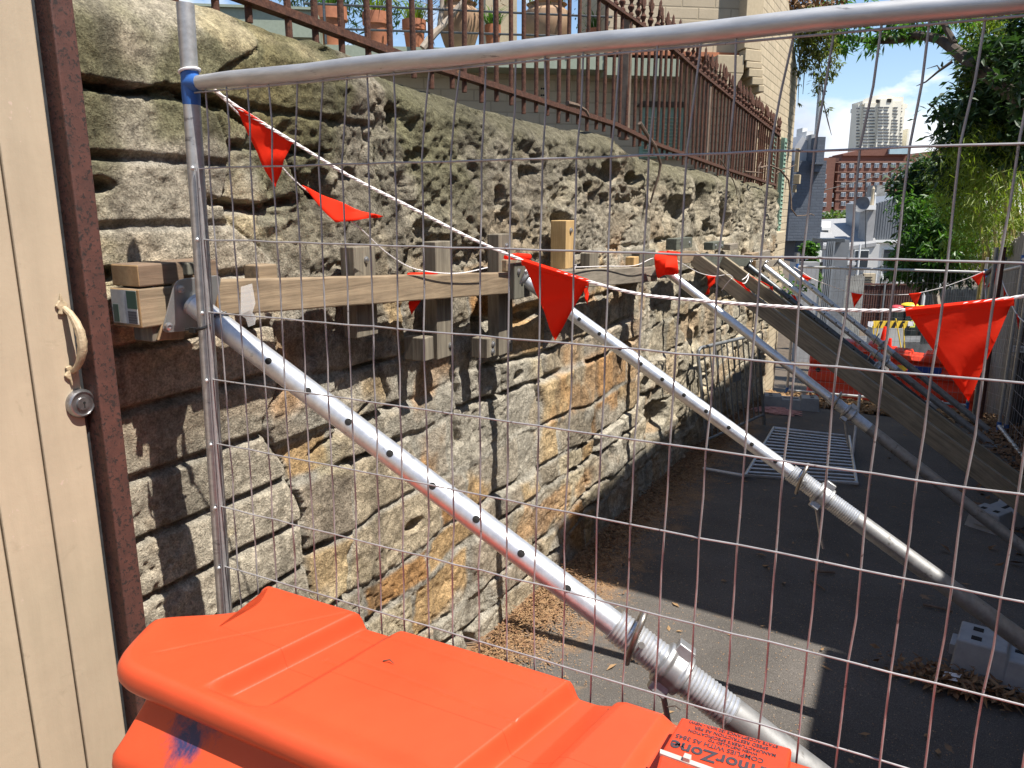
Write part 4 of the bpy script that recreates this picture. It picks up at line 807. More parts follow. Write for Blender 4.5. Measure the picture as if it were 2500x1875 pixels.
flag('orange flag caught between the dark prop and the next bright prop', at(1930, 718, Y=7.0), at(1942, 722, Y=7.0), at(1949, 742, Y=7.0), seed=11, hem=0)
b = rope([at(1786, 680, Y=4.95), at(1775, 692, Y=4.97), at(1762, 709, Y=4.99)], .0035, twist=False); tag(b.build('cord', M['rope'], loc=at(1786, 680, Y=4.95), smooth=True), 'loose cord end hanging over the nearer timber raker', 'rope')
b = rope([at(1811, 691, Y=5.3), at(1819, 691, Y=5.5), at(1826, 680, Y=5.74), at(1828, 668, Y=5.76), at(1822, 676, Y=5.7), at(1812, 683, Y=5.4)], .0035, twist=False); tag(b.build('cord', M['rope'], loc=at(1811, 691, Y=5.3), smooth=True), 'loop of cord tied round the farther timber raker', 'rope')
# ------------------------------------------------------------------ iron railing on the wall
XF = -1.6
ir = thing('iron_railing', 'long rusty iron railing with spear finials along the top of the stone wall', 'railing', (XF, 5.5, 2.1))
zb_ = lambda y: float(np.interp(y, [.9, 1.585, 2.29, 4.25, 5.0, 7, 9.78], [2.245, 2.222, 2.188, 2.155, 2.10, 2.03, 1.95])); zt_ = lambda y: float(np.interp(y, [.9, 4, 5, 6, 8, 10.1], [2.83, 2.75, 2.735, 2.67, 2.57, 2.483]))
for nm, fz, sz in (('bottom_rail', zb_, (.036, .022)), ('top_rail', zt_, (.036, .016))):
    b = MB(); Pp = [(XF, .9+.28*i, fz(.9+.28*i)) for i in range(32)]
    V = []; F = []
    for x, y, z in Pp: V += [(x-sz[0]/2, y, z-sz[1]/2), (x+sz[0]/2, y, z-sz[1]/2), (x+sz[0]/2, y, z+sz[1]/2), (x-sz[0]/2, y, z+sz[1]/2)]
    for i in range(31):
        for j in range(4): F.append((4*i+j, 4*i+(j+1) % 4, 4*i+4+(j+1) % 4, 4*i+4+j))
    F += [(3, 2, 1, 0), (124, 125, 126, 127)]; b.add(V, F); b.build(nm, M['ironbar'], ir)
ys_b = [.99+.1195*i for i in range(73)]
bar0 = {}; fin0 = None
b = MB(); b.tube([(0, 0, -.60), (0, 0, -.3), (0, 0, 0)], .0098, 10)
me0 = b.build('bar', M['ironbar'], None, loc=(0, 0, 0), smooth=True); barme = me0.data; bpy.data.objects.remove(me0)
b = MB(); b.lathe([(.009, 0), (.017, .008), (.017, .016), (.010, .024), (.010, .032), (.018, .045), (.019, .055), (.010, .068), (.009, .08), (.015, .09), (.015, .096), (.010, .10)], (0, 0, 0), (0, 0, 1), 10)
V = []
for z, w_ in ((.098, .010), (.12, .021), (.15, .017), (.175, .009), (.195, .001)): V += [(-.005 if w_ > .002 else 0, -w_, z), (.005 if w_ > .002 else 0, -w_, z), (.009 if w_ > .002 else 0, 0, z), (.005 if w_ > .002 else 0, w_, z), (-.005 if w_ > .002 else 0, w_, z), (-.009 if w_ > .002 else 0, 0, z)]
b.add(V, [(i*6+j, i*6+(j+1) % 6, i*6+6+(j+1) % 6, i*6+6+j) for i in range(4) for j in range(6)])
for sg in (1, -1): b.tube([(0, sg*.012, .098), (0, sg*.026, .125), (0, sg*.034, .145), (0, sg*.036, .128), (0, sg*.030, .112)], [.006, .007, .006, .005, .002], 6)
fo = b.build('finial', M['ironbar'], None, loc=(0, 0, 0), smooth=True); finme = fo.data; bpy.data.objects.remove(fo)
org = Vector(ir['org'])
for i, y in enumerate(ys_b):
    o = bpy.data.objects.new('bar', barme); scene.collection.objects.link(o); o.parent = ir; zt0 = zt_(y); zb0 = zb_(y)-.055-.02*(i % 3 == 0); o.location = Vector((XF+random.gauss(0, .002), y+random.gauss(0, .003), zt0))-org; o.scale = (1, 1, (zt0-zb0)/.6); o.rotation_euler = (random.gauss(0, .006), random.gauss(0, .004), 0)
    if i < 100:
        o2_ = bpy.data.objects.new('finial', finme); scene.collection.objects.link(o2_); o2_.parent = o; o2_.location = (0, 0, .006); o2_.scale = (1, 1, .6/(zt0-zb0)*random.uniform(.95, 1.15)); o2_.rotation_euler = (random.gauss(0, .06), random.gauss(0, .06), random.uniform(-.4, .4))
for y in (4.47, 6.35, 8.2, 9.45):
    b = MB(); b.box((XF-.02, y, (zt_(y)+zb_(y))/2-.02), (.05, .055, zt_(y)-zb_(y)+.06)); b.build('stanchion', mat('brown_stanchion', (.20, .15, .11), (.12, .085, .06), 20, .8, 0, .4, .002) if y == 4.47 else bpy.data.materials['brown_stanchion'], ir, bevel=.003)
# ------------------------------------------------------------------ crowd control barriers
M['lie'] = mat('sky_lit_barrier_steel', (.62, .63, .64), (.48, .49, .50), 25, .45, .55, .2, .001)  # lighter barrier steel for the lying one; sky reflection put into the colour
M['bargalv'] = mat('weathered_barrier_steel', (.34, .35, .36), (.22, .23, .23), 25, .5, .7, .2, .001)
def crowd(label, o0, ex, ey, W_, H_, nb, loc, kink=None):
    ex, ey = Vector(ex).normalized(), Vector(ey).normalized(); o0 = Vector(o0); P = lambda x, y: o0+ex*x+ey*y
    t = thing('crowd_barrier', label, 'barrier', loc, 'galvanised crowd control barriers')
    b = MB(); c_ = .06; pts = [P(0, 0), P(0, H_-c_), P(c_*.3, H_-c_*.3), P(c_, H_), P(W_-c_, H_), P(W_-c_*.3, H_-c_*.3), P(W_, H_-c_), P(W_, 0)]
    b.tube(pts, .014, 10, closed=False); b.build('frame', M['bargalv'], t, smooth=True)
    b = MB(); b.tube([P(0, .10), P(W_, .10)], .012, 8); b.build('bottom_rail', M['bargalv'], t, smooth=True)
    first = None
    for i in range(nb):
        x = W_*(i+1)/(nb+1); q = P(x, .10)
        if first is None: b = MB(); b.tube([q, P(x, H_)], .0065, 8); first = b.build('bar', M['bargalv'], t, smooth=True); x0_ = x
        else: o = first.copy(); scene.collection.objects.link(o); o.parent = t; o.location = ex*(x-x0_)
    n_ = ex.cross(ey)
    b = MB(); b.bar(P(W_*.5, H_*.62), P(W_*.5+.16, H_*.62), .07, .004, ey); b.build('name_plate', M['bargalv'], t)
    return t
cA = Vector((-1.33, 5.80, gz(5.8)+.02)); cB = Vector((-1.10, 6.93, gz(6.9)+.02)); ex = cB-cA; lean = Vector((-.10, -.10, .82))
crowd('galvanised crowd barrier standing upright against the stone wall base', cA, ex, lean, ex.length, .84, 10, tuple(cA))
l1, l2, l3, l4 = Vector((-.95, 5.32, gz(5.3)+.022)), Vector((-1.0, 6.82, gz(6.8)+.03)), Vector((-.39, 6.84, gz(6.8)+.03)), Vector((-.24, 5.55, gz(5.5)+.022))
t = thing('crowd_barrier', 'galvanised crowd barrier lying flat on the asphalt beyond the second prop', 'barrier', tuple(l1), 'galvanised crowd control barriers')
b = MB(); b.tube([l1, l2, l3, l4], .014, 10, closed=True); b.build('frame', M['lie'], t, smooth=True)
for i in range(1, 15):
    f = i/15.; b = MB(); b.tube([l1.lerp(l2, f), l4.lerp(l3, f)], .0075, 8); b.build('bar', M['lie'], t, smooth=True)
b = MB(); b.tube([l4.lerp(l3, .55), l4.lerp(l3, .8)+Vector((.03, 0, .42))], .012, 8); b.build('foot', M['lie'], t, smooth=True)
b = MB(); b.tube([l1+Vector((-.30, .02, .0)), l1], .012, 8); b.build('foot', M['lie'], t, smooth=True)
# ------------------------------------------------------------------ far temporary fence across the lane
YF = 11.0
def fpanel(label, A, Bv, ztA, ztB, zbA, zbB, ext=.18, grp='temporary mesh fence panels', cw=.06):
    A, Bv = Vector(A), Vector(Bv); t = thing('temporary_fence_panel', label, 'fence', (A.x, A.y, zbA-.1), grp)
    for P_, zt, zb in ((A, ztA, zbA), (Bv, ztB, zbB)):
        b = MB(); b.tube([(P_.x, P_.y, zb-.14), (P_.x, P_.y, zt+ext)], .017, 10); b.build('post', M['rail'], t, smooth=True)
    for nm, a, c in (('top_rail', ztA, ztB), ('bottom_rail', zbA, zbB)):
        b = MB(); b.tube([(A.x, A.y, a), (Bv.x, Bv.y, c)], .017, 10); b.build(nm, M['rail'], t, smooth=True)
    b = MB(); L_ = (Bv-A).length; n = int(L_/cw)
    for i in range(1, n):
        f = i/n; p = A.lerp(Bv, f); z1 = zbA+(zbB-zbA)*f; z2 = ztA+(ztB-ztA)*f; b.tube([(p.x+random.gauss(0, .003), p.y, z1), (p.x+random.gauss(0, .003), p.y, z2)], .0017, 4, cap=False)
    for k in range(1, 11):
        f = k/11.; b.tube([(A.x, A.y, zbA+(ztA-zbA)*f), (Bv.x, Bv.y, zbB+(ztB-zbB)*f)], .0017, 4, cap=False)
    b.build('wire_mesh', M['wire'], t)
    for P_, z in ((A, ztA), (A, zbA), (Bv, zbB), (Bv, ztB)):
        b = MB(); b.tube([(P_.x, P_.y, z-.05), (P_.x, P_.y, z+.04)], .021, 10); b.build('painted_weld', M['blue'], t, smooth=True)
    return t
a1_, a2_, a3_, a4_ = at(1946, 651, Y=YF), at(1916, 952, Y=YF), at(2366, 990, Y=YF), at(2404, 665, Y=YF)
fpanel('far temporary mesh fence panel with blue corners closing the lane beyond the props', (a2_.x+.03, YF, 0), (a3_.x-.02, YF, 0), a1_.z, a4_.z, a2_.z, a3_.z)
pr = [at(2412, 668, Y=10.8), at(2450, 640, Y=9.6)]
fpanel('temporary fence panel leaning along the right hand palings, far end', (.78, 10.8, 0), (.87, 8.4, 0), pr[0].z+.02, 1.2, -.78, -.34, cw=.12)
fpanel('temporary fence panel along the right hand palings, nearer end', (.80, 8.3, 0), (.90, 5.9, 0), 1.25, 1.35, -.30, -.12, cw=.12)
b = MB(); b.tube([at(2408, 668, Y=10.8), at(2452, 632, Y=10.2)], .03, 10); o = b.build('pole_clamp_tube', M['darksteel'], loc=at(2408, 668, Y=10.8), smooth=True); tag(o, 'short brown tube clamped between the far fence corner and the palings', 'tube')
# plastic fence feet
def foot_block(label, c, yaw, s=1.):
    t = thing('fence_foot', label, 'fence foot', tuple(c), 'grey plastic fence feet'); c = Vector(c); Rz = Matrix.Rotation(yaw, 3, 'Z')
    b = MB(); L_, w0, w1, h_ = .56*s, .235*s, .175*s, .135*s
    P = lambda x, y, z: c+Rz @ Vector((x, y, z))
    secs = [(-.28, 1, 0), (-.25, 1, h_*.9), (-.245, 1, h_)]
    V = []; F = []
    xsn = [(-.28*s, .94, .0), (-.268*s, 1, h_), (-.10*s, 1, h_), (-.09*s, 1, h_*.80), (.09*s, 1, h_*.80), (.10*s, 1, h_), (.268*s, 1, h_), (.28*s, .94, 0)]
    for x, k, h2 in xsn: V += [P(x, -w0/2*k, 0), P(x, -w1/2*k, max(h2, .001)), P(x, w1/2*k, max(h2, .001)), P(x, w0/2*k, 0)]
    for i in range(len(xsn)-1):
        for j in range(3): F.append((4*i+j, 4*i+j+1, 4*i+5+j, 4*i+4+j))
        F.append((4*i+3, 4*i, 4*i+4, 4*i+7))
    b.add(V, F); b.build('body', M['block'], t, bevel=.006)
    for x in (-.205, .205):
        for y in (-.040, .040):
            b = MB(); b.box(P(x*s, y*s, h_+.0012), (.036*s, .030*s, .003), Rz); b.build('socket', M['hole'], t)
    b = MB(); b.box(P(0, 0, h_*.80+.0012), (.15*s, .022*s, .003), Rz); b.build('slot', M['hole'], t)
    b = MB(); b.box(P(-.275*s, 0, h_*.48), (.035*s, .10*s, .045*s), Rz); b.build('hand_hold', M['block'], t, bevel=.003)
    return t
foot_block('grey plastic fence foot with leaves heaped against it, right foreground', (.555, 3.30, gz(3.3)+.004), R(-8), 1.0)
foot_block('grey plastic fence foot standing beside the pink cord heap by the wall', at(1935, 1000, Y=8.75)+Vector((0, 0, 0)) if False else (-1.07, 8.3, gz(8.3)+.004), R(12), 1.0)
foot_block('grey plastic fence foot half hidden under the timber rakers at the right', (.60, 5.25, gz(5.25)+.004), R(60), .9)
foot_block('grey plastic fence foot behind the steel props in front of the red barriers', (.15, 10.6, gz(10.6)+.004), R(5), 1.0)
# pink cord tangle
b = MB(); cc_ = Vector((-1.16, 7.85, gz(7.85))); rnd = random.Random(3); pts = []
for i in range(150):
    a = i*.9+rnd.gauss(0, .3); r_ = .04+.10*rnd.random(); pts.append(cc_+Vector((math.cos(a)*r_*1.5+ (.09 if i % 2 else -.04), math.sin(a)*r_, .012+.05*rnd.random()*(1-r_*5))))
b.tube(pts, .0045, 5); tag(b.build('cord_heap', mat('pink_cord', (.72, .42, .40), (.6, .33, .3), 40, .8), loc=cc_, smooth=True), 'tangled heap of pale pink cord at the wall foot', 'cord')
# ------------------------------------------------------------------ far red barriers
def redbar(label, x0, x1, y, z0, H=.86, yaw=0.):
    t = thing('water_filled_barrier', label, 'barrier', ((x0+x1)/2, y, z0), 'water filled road barriers'); c = Vector(((x0+x1)/2, y, z0)); Rz = Matrix.Rotation(yaw, 3, 'Z'); hl = (x1-x0)/2
    prof = [(.24, 0), (.24, .05), (.19, .14), (.19, .22), (.21, .25), (.21, .36), (.13, .42), (.13, .46), (.20, .52), (.20, .60), (.13, .66), (.13, .69), (.19, .73), (.19, .80), (.16, H-.01), (.10, H)]
    xs_ = [-hl, -hl+.03, -hl*.55, -hl*.5, -hl*.25, -hl*.2, hl*.2, hl*.25, hl*.5, hl*.55, hl-.03, hl]; tops = [-.05, 0, 0, -.05, -.05, 0, 0, -.05, -.05, 0, 0, -.05]
    V = []; F = []; n = len(prof)*2
    for x, dt in zip(xs_, tops):
        k = .8 if abs(x) == hl else 1
        ring = [(-a*k, z+(dt if z > .75 else 0)) for a, z in prof]+[(a*k, z+(dt if z > .75 else 0)) for a, z in reversed(prof)]
        V += [c+Rz @ Vector((x, y_, z)) for y_, z in ring]
    for i in range(len(xs_)-1):
        for j in range(n): F.append((i*n+j, i*n+(j+1) % n, (i+1)*n+(j+1) % n, (i+1)*n+j))
    F += [tuple(range(n)), tuple((len(xs_)-1)*n+j for j in range(n))]
    b = MB(); b.add(V, F); b.build('shell', M['redbar'], t, bevel=.01)
    for x in (-hl*.72, hl*.72):
        b = MB(); b.lathe([(.035, 0), (.035, .015), (.02, .02), (0, .021)], c+Rz @ Vector((x, -.185, .40)), Rz @ Vector((0, -1, 0)), 14); b.build('drain_cap', M['black'], t, smooth=True)
    return t, c, Rz
rb1, c1, Rz1 = redbar('red plastic barrier behind the far fence, left unit with dark caps', -1.35, -.33, 12.35, gz(12.35)+.06, yaw=R(-3))
rb2, c2_, Rz2 = redbar('red plastic barrier behind the far fence, right unit with a blue printed label', -.25, .86, 12.2, gz(12.2)-.02, yaw=R(-4))
b = MB(); b.box(c2_+Vector((-.12, -.204, .62)), (.42, .004, .10)); lb = b.build('blue_label', plain('blue_print', (.02, .06, .3), .5), rb2)
M['yl'] = plain('yellow_print', (.8, .55, .05), .5)
b = MB(); b.prism([c2_+Vector((-.52, -.205, .60)), c2_+Vector((-.36, -.205, .58)), c2_+Vector((-.31, -.205, .655)), c2_+Vector((-.45, -.205, .67))], (0, -.002, 0)); b.build('yellow_label', M['yl'], rb2)
# ------------------------------------------------------------------ bunting on the far fence
yb = 10.95; mids = [(1938, 652), (1955, 662), (1985, 681), (2040, 702), (2080, 714), (2106, 718), (2160, 720), (2218, 719), (2250, 714), (2300, 702), (2340, 688), (2372, 676), (2404, 662)]
P_ = [at(u, v, Y=yb) for u, v in mids]; tag(rope(P_, .006, twist=False).build('bunting_rope', M['rope'], loc=P_[0], smooth=True), 'white rope sagging between the two corners of the far fence', 'rope', 'white bunting ropes')
for i, (a, c, e, l_) in enumerate((((1955, 667), (1981, 680), (1966, 692), 'small orange flag near the left corner of the far fence'), ((2078, 714), (2106, 719), (2085, 751), 'small orange flag hanging in front of the brown fence, left one of two'), ((2218, 717), (2249, 714), (2236, 750), 'small orange flag beside the bins, right one of the sagging rope pair'), ((2372, 677), (2404, 662), (2389, 698), 'small orange flag at the right corner of the far fence'))):
    flag(l_, at(*a, Y=yb-.02), at(*c, Y=yb-.02), at(*e, Y=yb-.03), seed=20+i, hem=0)
P_ = [at(2402, 662, Y=10.9), at(2404, 690, Y=10.6), at(2407, 735, Y=10.2)]; tag(rope(P_, .005, twist=False).build('bunting_rope', M['rope'], loc=P_[0], smooth=True), 'short rope hanging straight down at the far fence right corner', 'rope', 'white bunting ropes')
P_ = [at(2437, 645, Y=9.5), at(2448, 690, Y=9), at(2462, 725, Y=8.5), at(2478, 760, Y=8), at(2500, 785, Y=7.5), at(2540, 800, Y=7)]; tag(rope(P_, .005, twist=False).build('bunting_rope', M['rope'], loc=P_[0], smooth=True), 'thin rope swooping down the right hand palings behind the largest flag', 'rope', 'white bunting ropes')
for i, (a, c, e, yy, l_) in enumerate((((2400, 667), (2405, 668), (2405, 710), 10.4, 'edge-on orange sliver of flag on the hanging rope'), ((2433, 655), (2437, 690), (2410, 702), 9.5, 'triangular orange flag blown flat against the grey palings'), ((2450, 700), (2457, 716), (2450, 728), 8.8, 'small orange flag on the swooping rope above the largest flag'), ((2481, 765), (2489, 772), (2486, 805), 7.8, 'narrow orange flag just right of the largest flag'))):
    flag(l_, at(*a, Y=yy), at(*c, Y=yy), at(*e, Y=yy), seed=30+i, hem=0, grp='orange safety bunting flags')
# ------------------------------------------------------------------ right hand palings
pm = wood('grey_palings', (.34, .31, .27), (.14, .125, .105), (0, 0, 1), .8)
pf = thing('paling_fence', 'tall weathered grey paling fence along the right side of the lane', 'fence', (1.0, 9, -.3))
first = None; y = 5.4; zt0 = lambda y: float(np.interp(y, [5, 9.7, 10.4, 13, 17, 24], [1.5, 1.42, 1.42, 1.12, .60, -.2]))
k = 0
while y < 24:
    w_ = random.uniform(.10, .125); x = float(np.interp(y, [5, 10, 13, 24], [1.16, 1.0, .97, 1.0])); h = zt0(y)+random.gauss(0, .03)
    if k < 98:
        b = MB(); zb0 = gz(y)-.03; b.prism([(x+random.uniform(-.006, .006), y, zb0), (x, y+w_*.93, zb0), (x, y+w_*.93, h-.01), (x, y+w_*.5, h+random.uniform(0, .02)), (x, y, h)], (.018, 0, 0)); b.build('paling', pm, pf)
    y += w_; k += 1
    if k >= 98: w_ = .2; y += .12*0; break
b = MB()
for zz in (.3, 1.2): b.bar((1.05, 5.4, gz(5.4)+zz), (1.05, y, gz(y)+zz), .05, .07, (1, 0, 0))
b.build('back_rails', pm, pf)
for (u, v0, v1, yy, r_, l_) in ((2434, 604, 1078, 9.3, .02, 'thin galvanised pole in front of the grey palings'), (2452, 603, 1085, 9.0, .022, 'rusty topped pole standing against the palings, right of the thin pole')):
    a = at(u, v0, Y=yy); b = MB(); b.tube([(a.x, yy, gz(yy)), (a.x, yy, a.z)], r_, 10); tag(b.build('pole', M['bargalv'] if r_ < .021 else M['rust'], loc=(a.x, yy, gz(yy)), smooth=True), l_, 'pole')
a = at(2478, 800, Y=8.8); b = MB(); b.tube([(a.x+.10, 8.8, gz(8.8)), (a.x+.13, 8.8, 3.2)], .085, 16); o = b.build('power_pole', mat('tarred_pole', (.07, .065, .06), (.035, .03, .03), 10, .85, 0, .5, .005, stretch=(1, 1, .2)), loc=(a.x+.1, 8.8, gz(8.8)), smooth=True)
tp = thing('power_pole', 'dark tarred timber power pole with a small white number tag at the right edge', 'pole', (a.x+.1, 8.8, gz(8.8))); o.name = 'pole_shaft'; o.parent = tp; o.location = (0, 0, 0)
tag_p = at(2488, 852, Y=8.71); b = MB(); b.box(tag_p, (.10, .006, .065)); tg = b.build('number_tag', M['paper'], tp); text('TL28', .045, tag_p+Vector((-.046, -.0045, -.016)), (1, 0, 0), (0, 0, 1), M['ink'], 'lettering', tg, .0005, .85)
# ------------------------------------------------------------------ cream painted brick house behind the wall
def brickmat(name, c1, mortar, scale, bw=.23, bh=.085, axis='x', rough=.85, c2=None, rotz=0.):
    m, nt, b = _new(name); tcn = nt.nodes.new('ShaderNodeTexCoord'); sp = nt.nodes.new('ShaderNodeSeparateXYZ'); nt.links.new(tcn.outputs['Object'], sp.inputs[0]); cm = nt.nodes.new('ShaderNodeCombineXYZ')
    if axis == 'x': nt.links.new(sp.outputs['X'], cm.inputs[0])
    elif axis == 'y': nt.links.new(sp.outputs['Y'], cm.inputs[0])
    else:
        d = nt.nodes.new('ShaderNodeVectorMath'); d.operation = 'DOT_PRODUCT'; nt.links.new(tcn.outputs['Object'], d.inputs[0]); d.inputs[1].default_value = axis; nt.links.new(d.outputs['Value'], cm.inputs[0])
    nt.links.new(sp.outputs['Z'], cm.inputs[1]); br = nt.nodes.new('ShaderNodeTexBrick'); nt.links.new(cm.outputs[0], br.inputs[0])
    br.inputs['Scale'].default_value = 1; br.inputs['Brick Width'].default_value = bw; br.inputs['Row Height'].default_value = bh; br.inputs['Mortar Size'].default_value = .006*scale; br.inputs['Color1'].default_value = (*c1, 1); br.inputs['Color2'].default_value = (*(c2 or tuple(x*.9 for x in c1)), 1); br.inputs['Mortar'].default_value = (*mortar, 1); br.inputs['Mortar Smooth'].default_value = .5
    n = noise(nt, coords(nt), 3, 6, .65); col = mix(nt, .6, br.outputs['Color'], ramp(nt, n.outputs['Fac'], [(.3, .75), (.7, 1.1)]).outputs[0], 'MULTIPLY').outputs[0]
    nt.links.new(col, b.inputs['Base Color']); b.inputs['Roughness'].default_value = rough; b1 = bump(nt, b, br.outputs['Fac'], .5, -.006); n2 = noise(nt, coords(nt), 60, 4, .6); bump(nt, b, n2.outputs['Fac'], .3, .003, b1); return m
WV_ = Vector((-.815, -.579, 0)); WN = Vector((.579, -.815, 0)); CA = Vector((-1.65, 8.3, 0))
M['cbW'] = brickmat('cream_block_wall', (.48, .40, .285), (.36, .30, .21), 1.5, .33, .105, tuple(WV_)); M['cbL'] = brickmat('cream_brick_side', (.52, .43, .295), (.33, .27, .18), 1.5, .25, .085, 'y')
def onW(u, v, off=0.):
    d = FW+R0*((u-1250)/1877.)-UP*((v-937.5)/1877.); Q = CA+WN*off; t = (Q-EY).dot(WN)/d.dot(WN); return EY+d*t
hs = thing('cream_house', 'cream painted brick house with stepped corbel and mint shutters behind the iron railing', 'house', (-1.65, 9.5, gz(10)))
# lane side wall (X=-1.65) with its window opening
ztop = at(1888, 0, X=-1.65).z; zg = at(1935, 95, X=-1.65).z; YE = 10.95
b = MB(); wy0, wy1, wz0, wz1 = 9.42, 10.02, 1.42, 2.5
def pan(y0, y1, z0, z1): b.box((-1.90, (y0+y1)/2, (z0+z1)/2), (.5, y1-y0, z1-z0))
pan(8.3, wy0, -1.3, 3.3); pan(wy1, YE, -1.3, 3.3); pan(wy0, wy1, -1.3, wz0); pan(wy0, wy1, wz1, 3.3)
b.prism([(-1.65, 8.3, 3.3), (-1.65, YE, 3.3), (-1.65, YE, 3.35), (-1.65, 10.2, zg+.1), (-1.65, 9.3, ztop+.5), (-1.65, 8.3, ztop+1.1)], (-.5, 0, 0))
b.build('side_wall', M['cbL'], hs)
b = MB(); b.box((-1.80, (wy0+wy1)/2, (wz0+wz1)/2), (.02, wy1-wy0, wz1-wz0)); wn_ = b.build('window', M['glass'], hs)
b = MB(); b.box((-1.60, (wy0+wy1)/2, wz0-.06), (.14, wy1-wy0+.16, .12)); b.box((-1.61, (wy0+wy1)/2, wz0-.20), (.08, .3, .12)); b.build('sill', M['cream'], hs, bevel=.006)
for y0, y1 in ((wy1+.01, wy1+.17), (wy0-.17, wy0-.01)):
    b = MB(); b.box((-1.625, (y0+y1)/2, (wz0+wz1)/2), (.045, y1-y0, wz1-wz0+.04))
    for k in range(22): b.box((-1.598, (y0+y1)/2, wz0+.04+k*.048), (.012, (y1-y0)*.8, .012), Matrix.Rotation(.5, 3, 'Y'))
    b.build('shutter', M['shutter'], hs, bevel=.002)
q = at(1942, 438, X=-1.62); b = MB(); b.box(q+Vector((.02, 0, 0)), (.08, .11, .12)); b.box(q+Vector((0, 0, .25)), (.05, .06, .3)); b.box(q+Vector((0, 0, -.12)), (.04, .07, .1)); b.build('meter_box', M['cream'], hs, bevel=.004)
# wall facing the camera, lower and upper storeys
def wbox(u0, u1, z0, z1, off, th, m, nm, par=hs, **k):
    p0, p1 = onW(u0, 200, off), onW(u1, 200, off); b = MB(); P = [Vector((p0.x, p0.y, z0)), Vector((p1.x, p1.y, z0)), Vector((p1.x, p1.y, z1)), Vector((p0.x, p0.y, z1))]; b.prism(P, -WN*th); return b.build(nm, m, par, **k)
p0 = CA+WV_*7.5; b = MB(); 
b.prism([Vector((p0.x, p0.y, -1))-WN*.35, Vector((CA.x, CA.y, -1))-WN*.35, Vector((CA.x, CA.y, 3.14))-WN*.35, Vector((p0.x, p0.y, 3.14))-WN*.35], -WN*.3); b.build('front_wall', M['cbW'], hs)
zu = onW(1700, 130).z; p1 = onW(1478, 100)
b = MB(); b.prism([Vector((p1.x, p1.y, zu)), Vector((CA.x, CA.y, zu)), Vector((CA.x, CA.y, 5)), Vector((p1.x, p1.y, 5))], -WN*1.2); b.build('upper_storey', M['cbW'], hs)
b = MB(); b.prism([Vector((p1.x, p1.y, zu-.03))+WN*.02, Vector((CA.x, CA.y, zu-.03))+WN*.02, Vector((CA.x, CA.y, zu+.01))+WN*.02, Vector((p1.x, p1.y, zu+.01))+WN*.02], -WN*.4); b.build('string_course', M['terra'], hs)
# corbel
cb = None; b = MB(); steps = [(0, 118, 1817), (118, 148, 1819), (148, 165, 1822), (165, 186, 1828), (186, 205, 1836), (205, 222, 1852)]
for i, (v0, v1, ul) in enumerate(steps):
    zA = onW(1840, v0, .18).z if i else 5.0; zB = onW(1840, v1, .18).z; a = onW(ul, v1, .18-.012*i); c = Vector((CA.x+.045+.012*i, CA.y+.03, 0)); P = [Vector((a.x, a.y, zB)), Vector((c.x, c.y-.1, zB)), Vector((c.x, c.y-.1, zA)), Vector((a.x, a.y, zA))]; b.prism(P, -WN*.35)
b.build('corbel', M['cream'], hs, bevel=.008)
a, c = onW(1752, 150, .15), onW(1817, 150, .15); zt1, zb1 = onW(1780, 134, .15).z, onW(1780, 178, .15).z; b = MB(); b.prism([Vector((a.x, a.y, zb1)), Vector((c.x, c.y, zb1)), Vector((c.x, c.y, zt1)), Vector((a.x, a.y, zt1))], -WN*.5); b.prism([Vector((a.x+.1, a.y+.07, zb1-.14)), Vector((c.x-.06, c.y-.04, zb1-.14)), Vector((c.x, c.y, zb1-.003)), Vector((a.x, a.y, zb1-.003))], -WN*.5); b.build('bracket', M['cream'], hs, bevel=.006)
# vent, louvred window, curved band, gutter
a, c = onW(1319, 225, -.35), onW(1339, 225, -.35); zt1, zb1 = onW(1329, 209, -.35).z, onW(1329, 241, -.35).z
b = MB(); b.prism([Vector((a.x, a.y, zb1)), Vector((c.x, c.y, zb1)), Vector((c.x, c.y, zt1)), Vector((a.x, a.y, zt1))], WN*.012); vt = b.build('air_vent', M['cream'], hs)
for i in range(4):
    for j in range(2):
        p = a.lerp(c, (i+.5)/4); z = zb1+(zt1-zb1)*(j+.5)/2; b = MB(); b.lathe([(.010, 0), (.010, .002)], Vector((p.x, p.y, z))+WN*.0125, WN, 10); ho = b.build('vent_hole', M['hole'], vt); ho.scale = (1, 1, 1)
g0, g1 = onW(1562, 300, -.34), onW(1668, 300, -.34); zt1 = onW(1610, 262, -.34).z; b = MB(); b.prism([Vector((g0.x, g0.y, 2.2)), Vector((g1.x, g1.y, 2.2)), Vector((g1.x, g1.y, zt1)), Vector((g0.x, g0.y, zt1))], WN*.02); lw = b.build('louvre_window', M['shutter'], hs)
b = MB()
for s0, s1 in ((.08, .42), (.55, .92)):
    for k in range(12):
        a_, c_ = g0.lerp(g1, s0), g0.lerp(g1, s1); z = 2.22+k*.035; b.bar(Vector((a_.x, a_.y, z))+WN*.03, Vector((c_.x, c_.y, z))+WN*.03, .02, .006, WN)
b.build('slats', mat('pale_slats', (.50, .58, .48), (.42, .5, .4), 20, .6), lw)
b = MB(); b.prism([Vector((g0.x, g0.y, zt1))-WV_*-.05, Vector((g1.x, g1.y, zt1)), Vector((g1.x, g1.y, zt1+.05)), Vector((g0.x, g0.y, zt1+.05))], WN*.06); b.build('lintel', M['bark'], lw)
b = MB(); pts = [onW(u, v, -.33) for u, v in ((1440, 128), (1480, 138), (1515, 152), (1545, 166), (1575, 174), (1605, 180), (1640, 184))]
for i in range(len(pts)-1): b.bar(pts[i], pts[i+1]+(pts[i+1]-pts[i])*.05, .05, .09, WN)
b.build('curved_band', mat('red_oxide_band', (.23, .12, .09), (.18, .09, .07), 10, .7), hs)
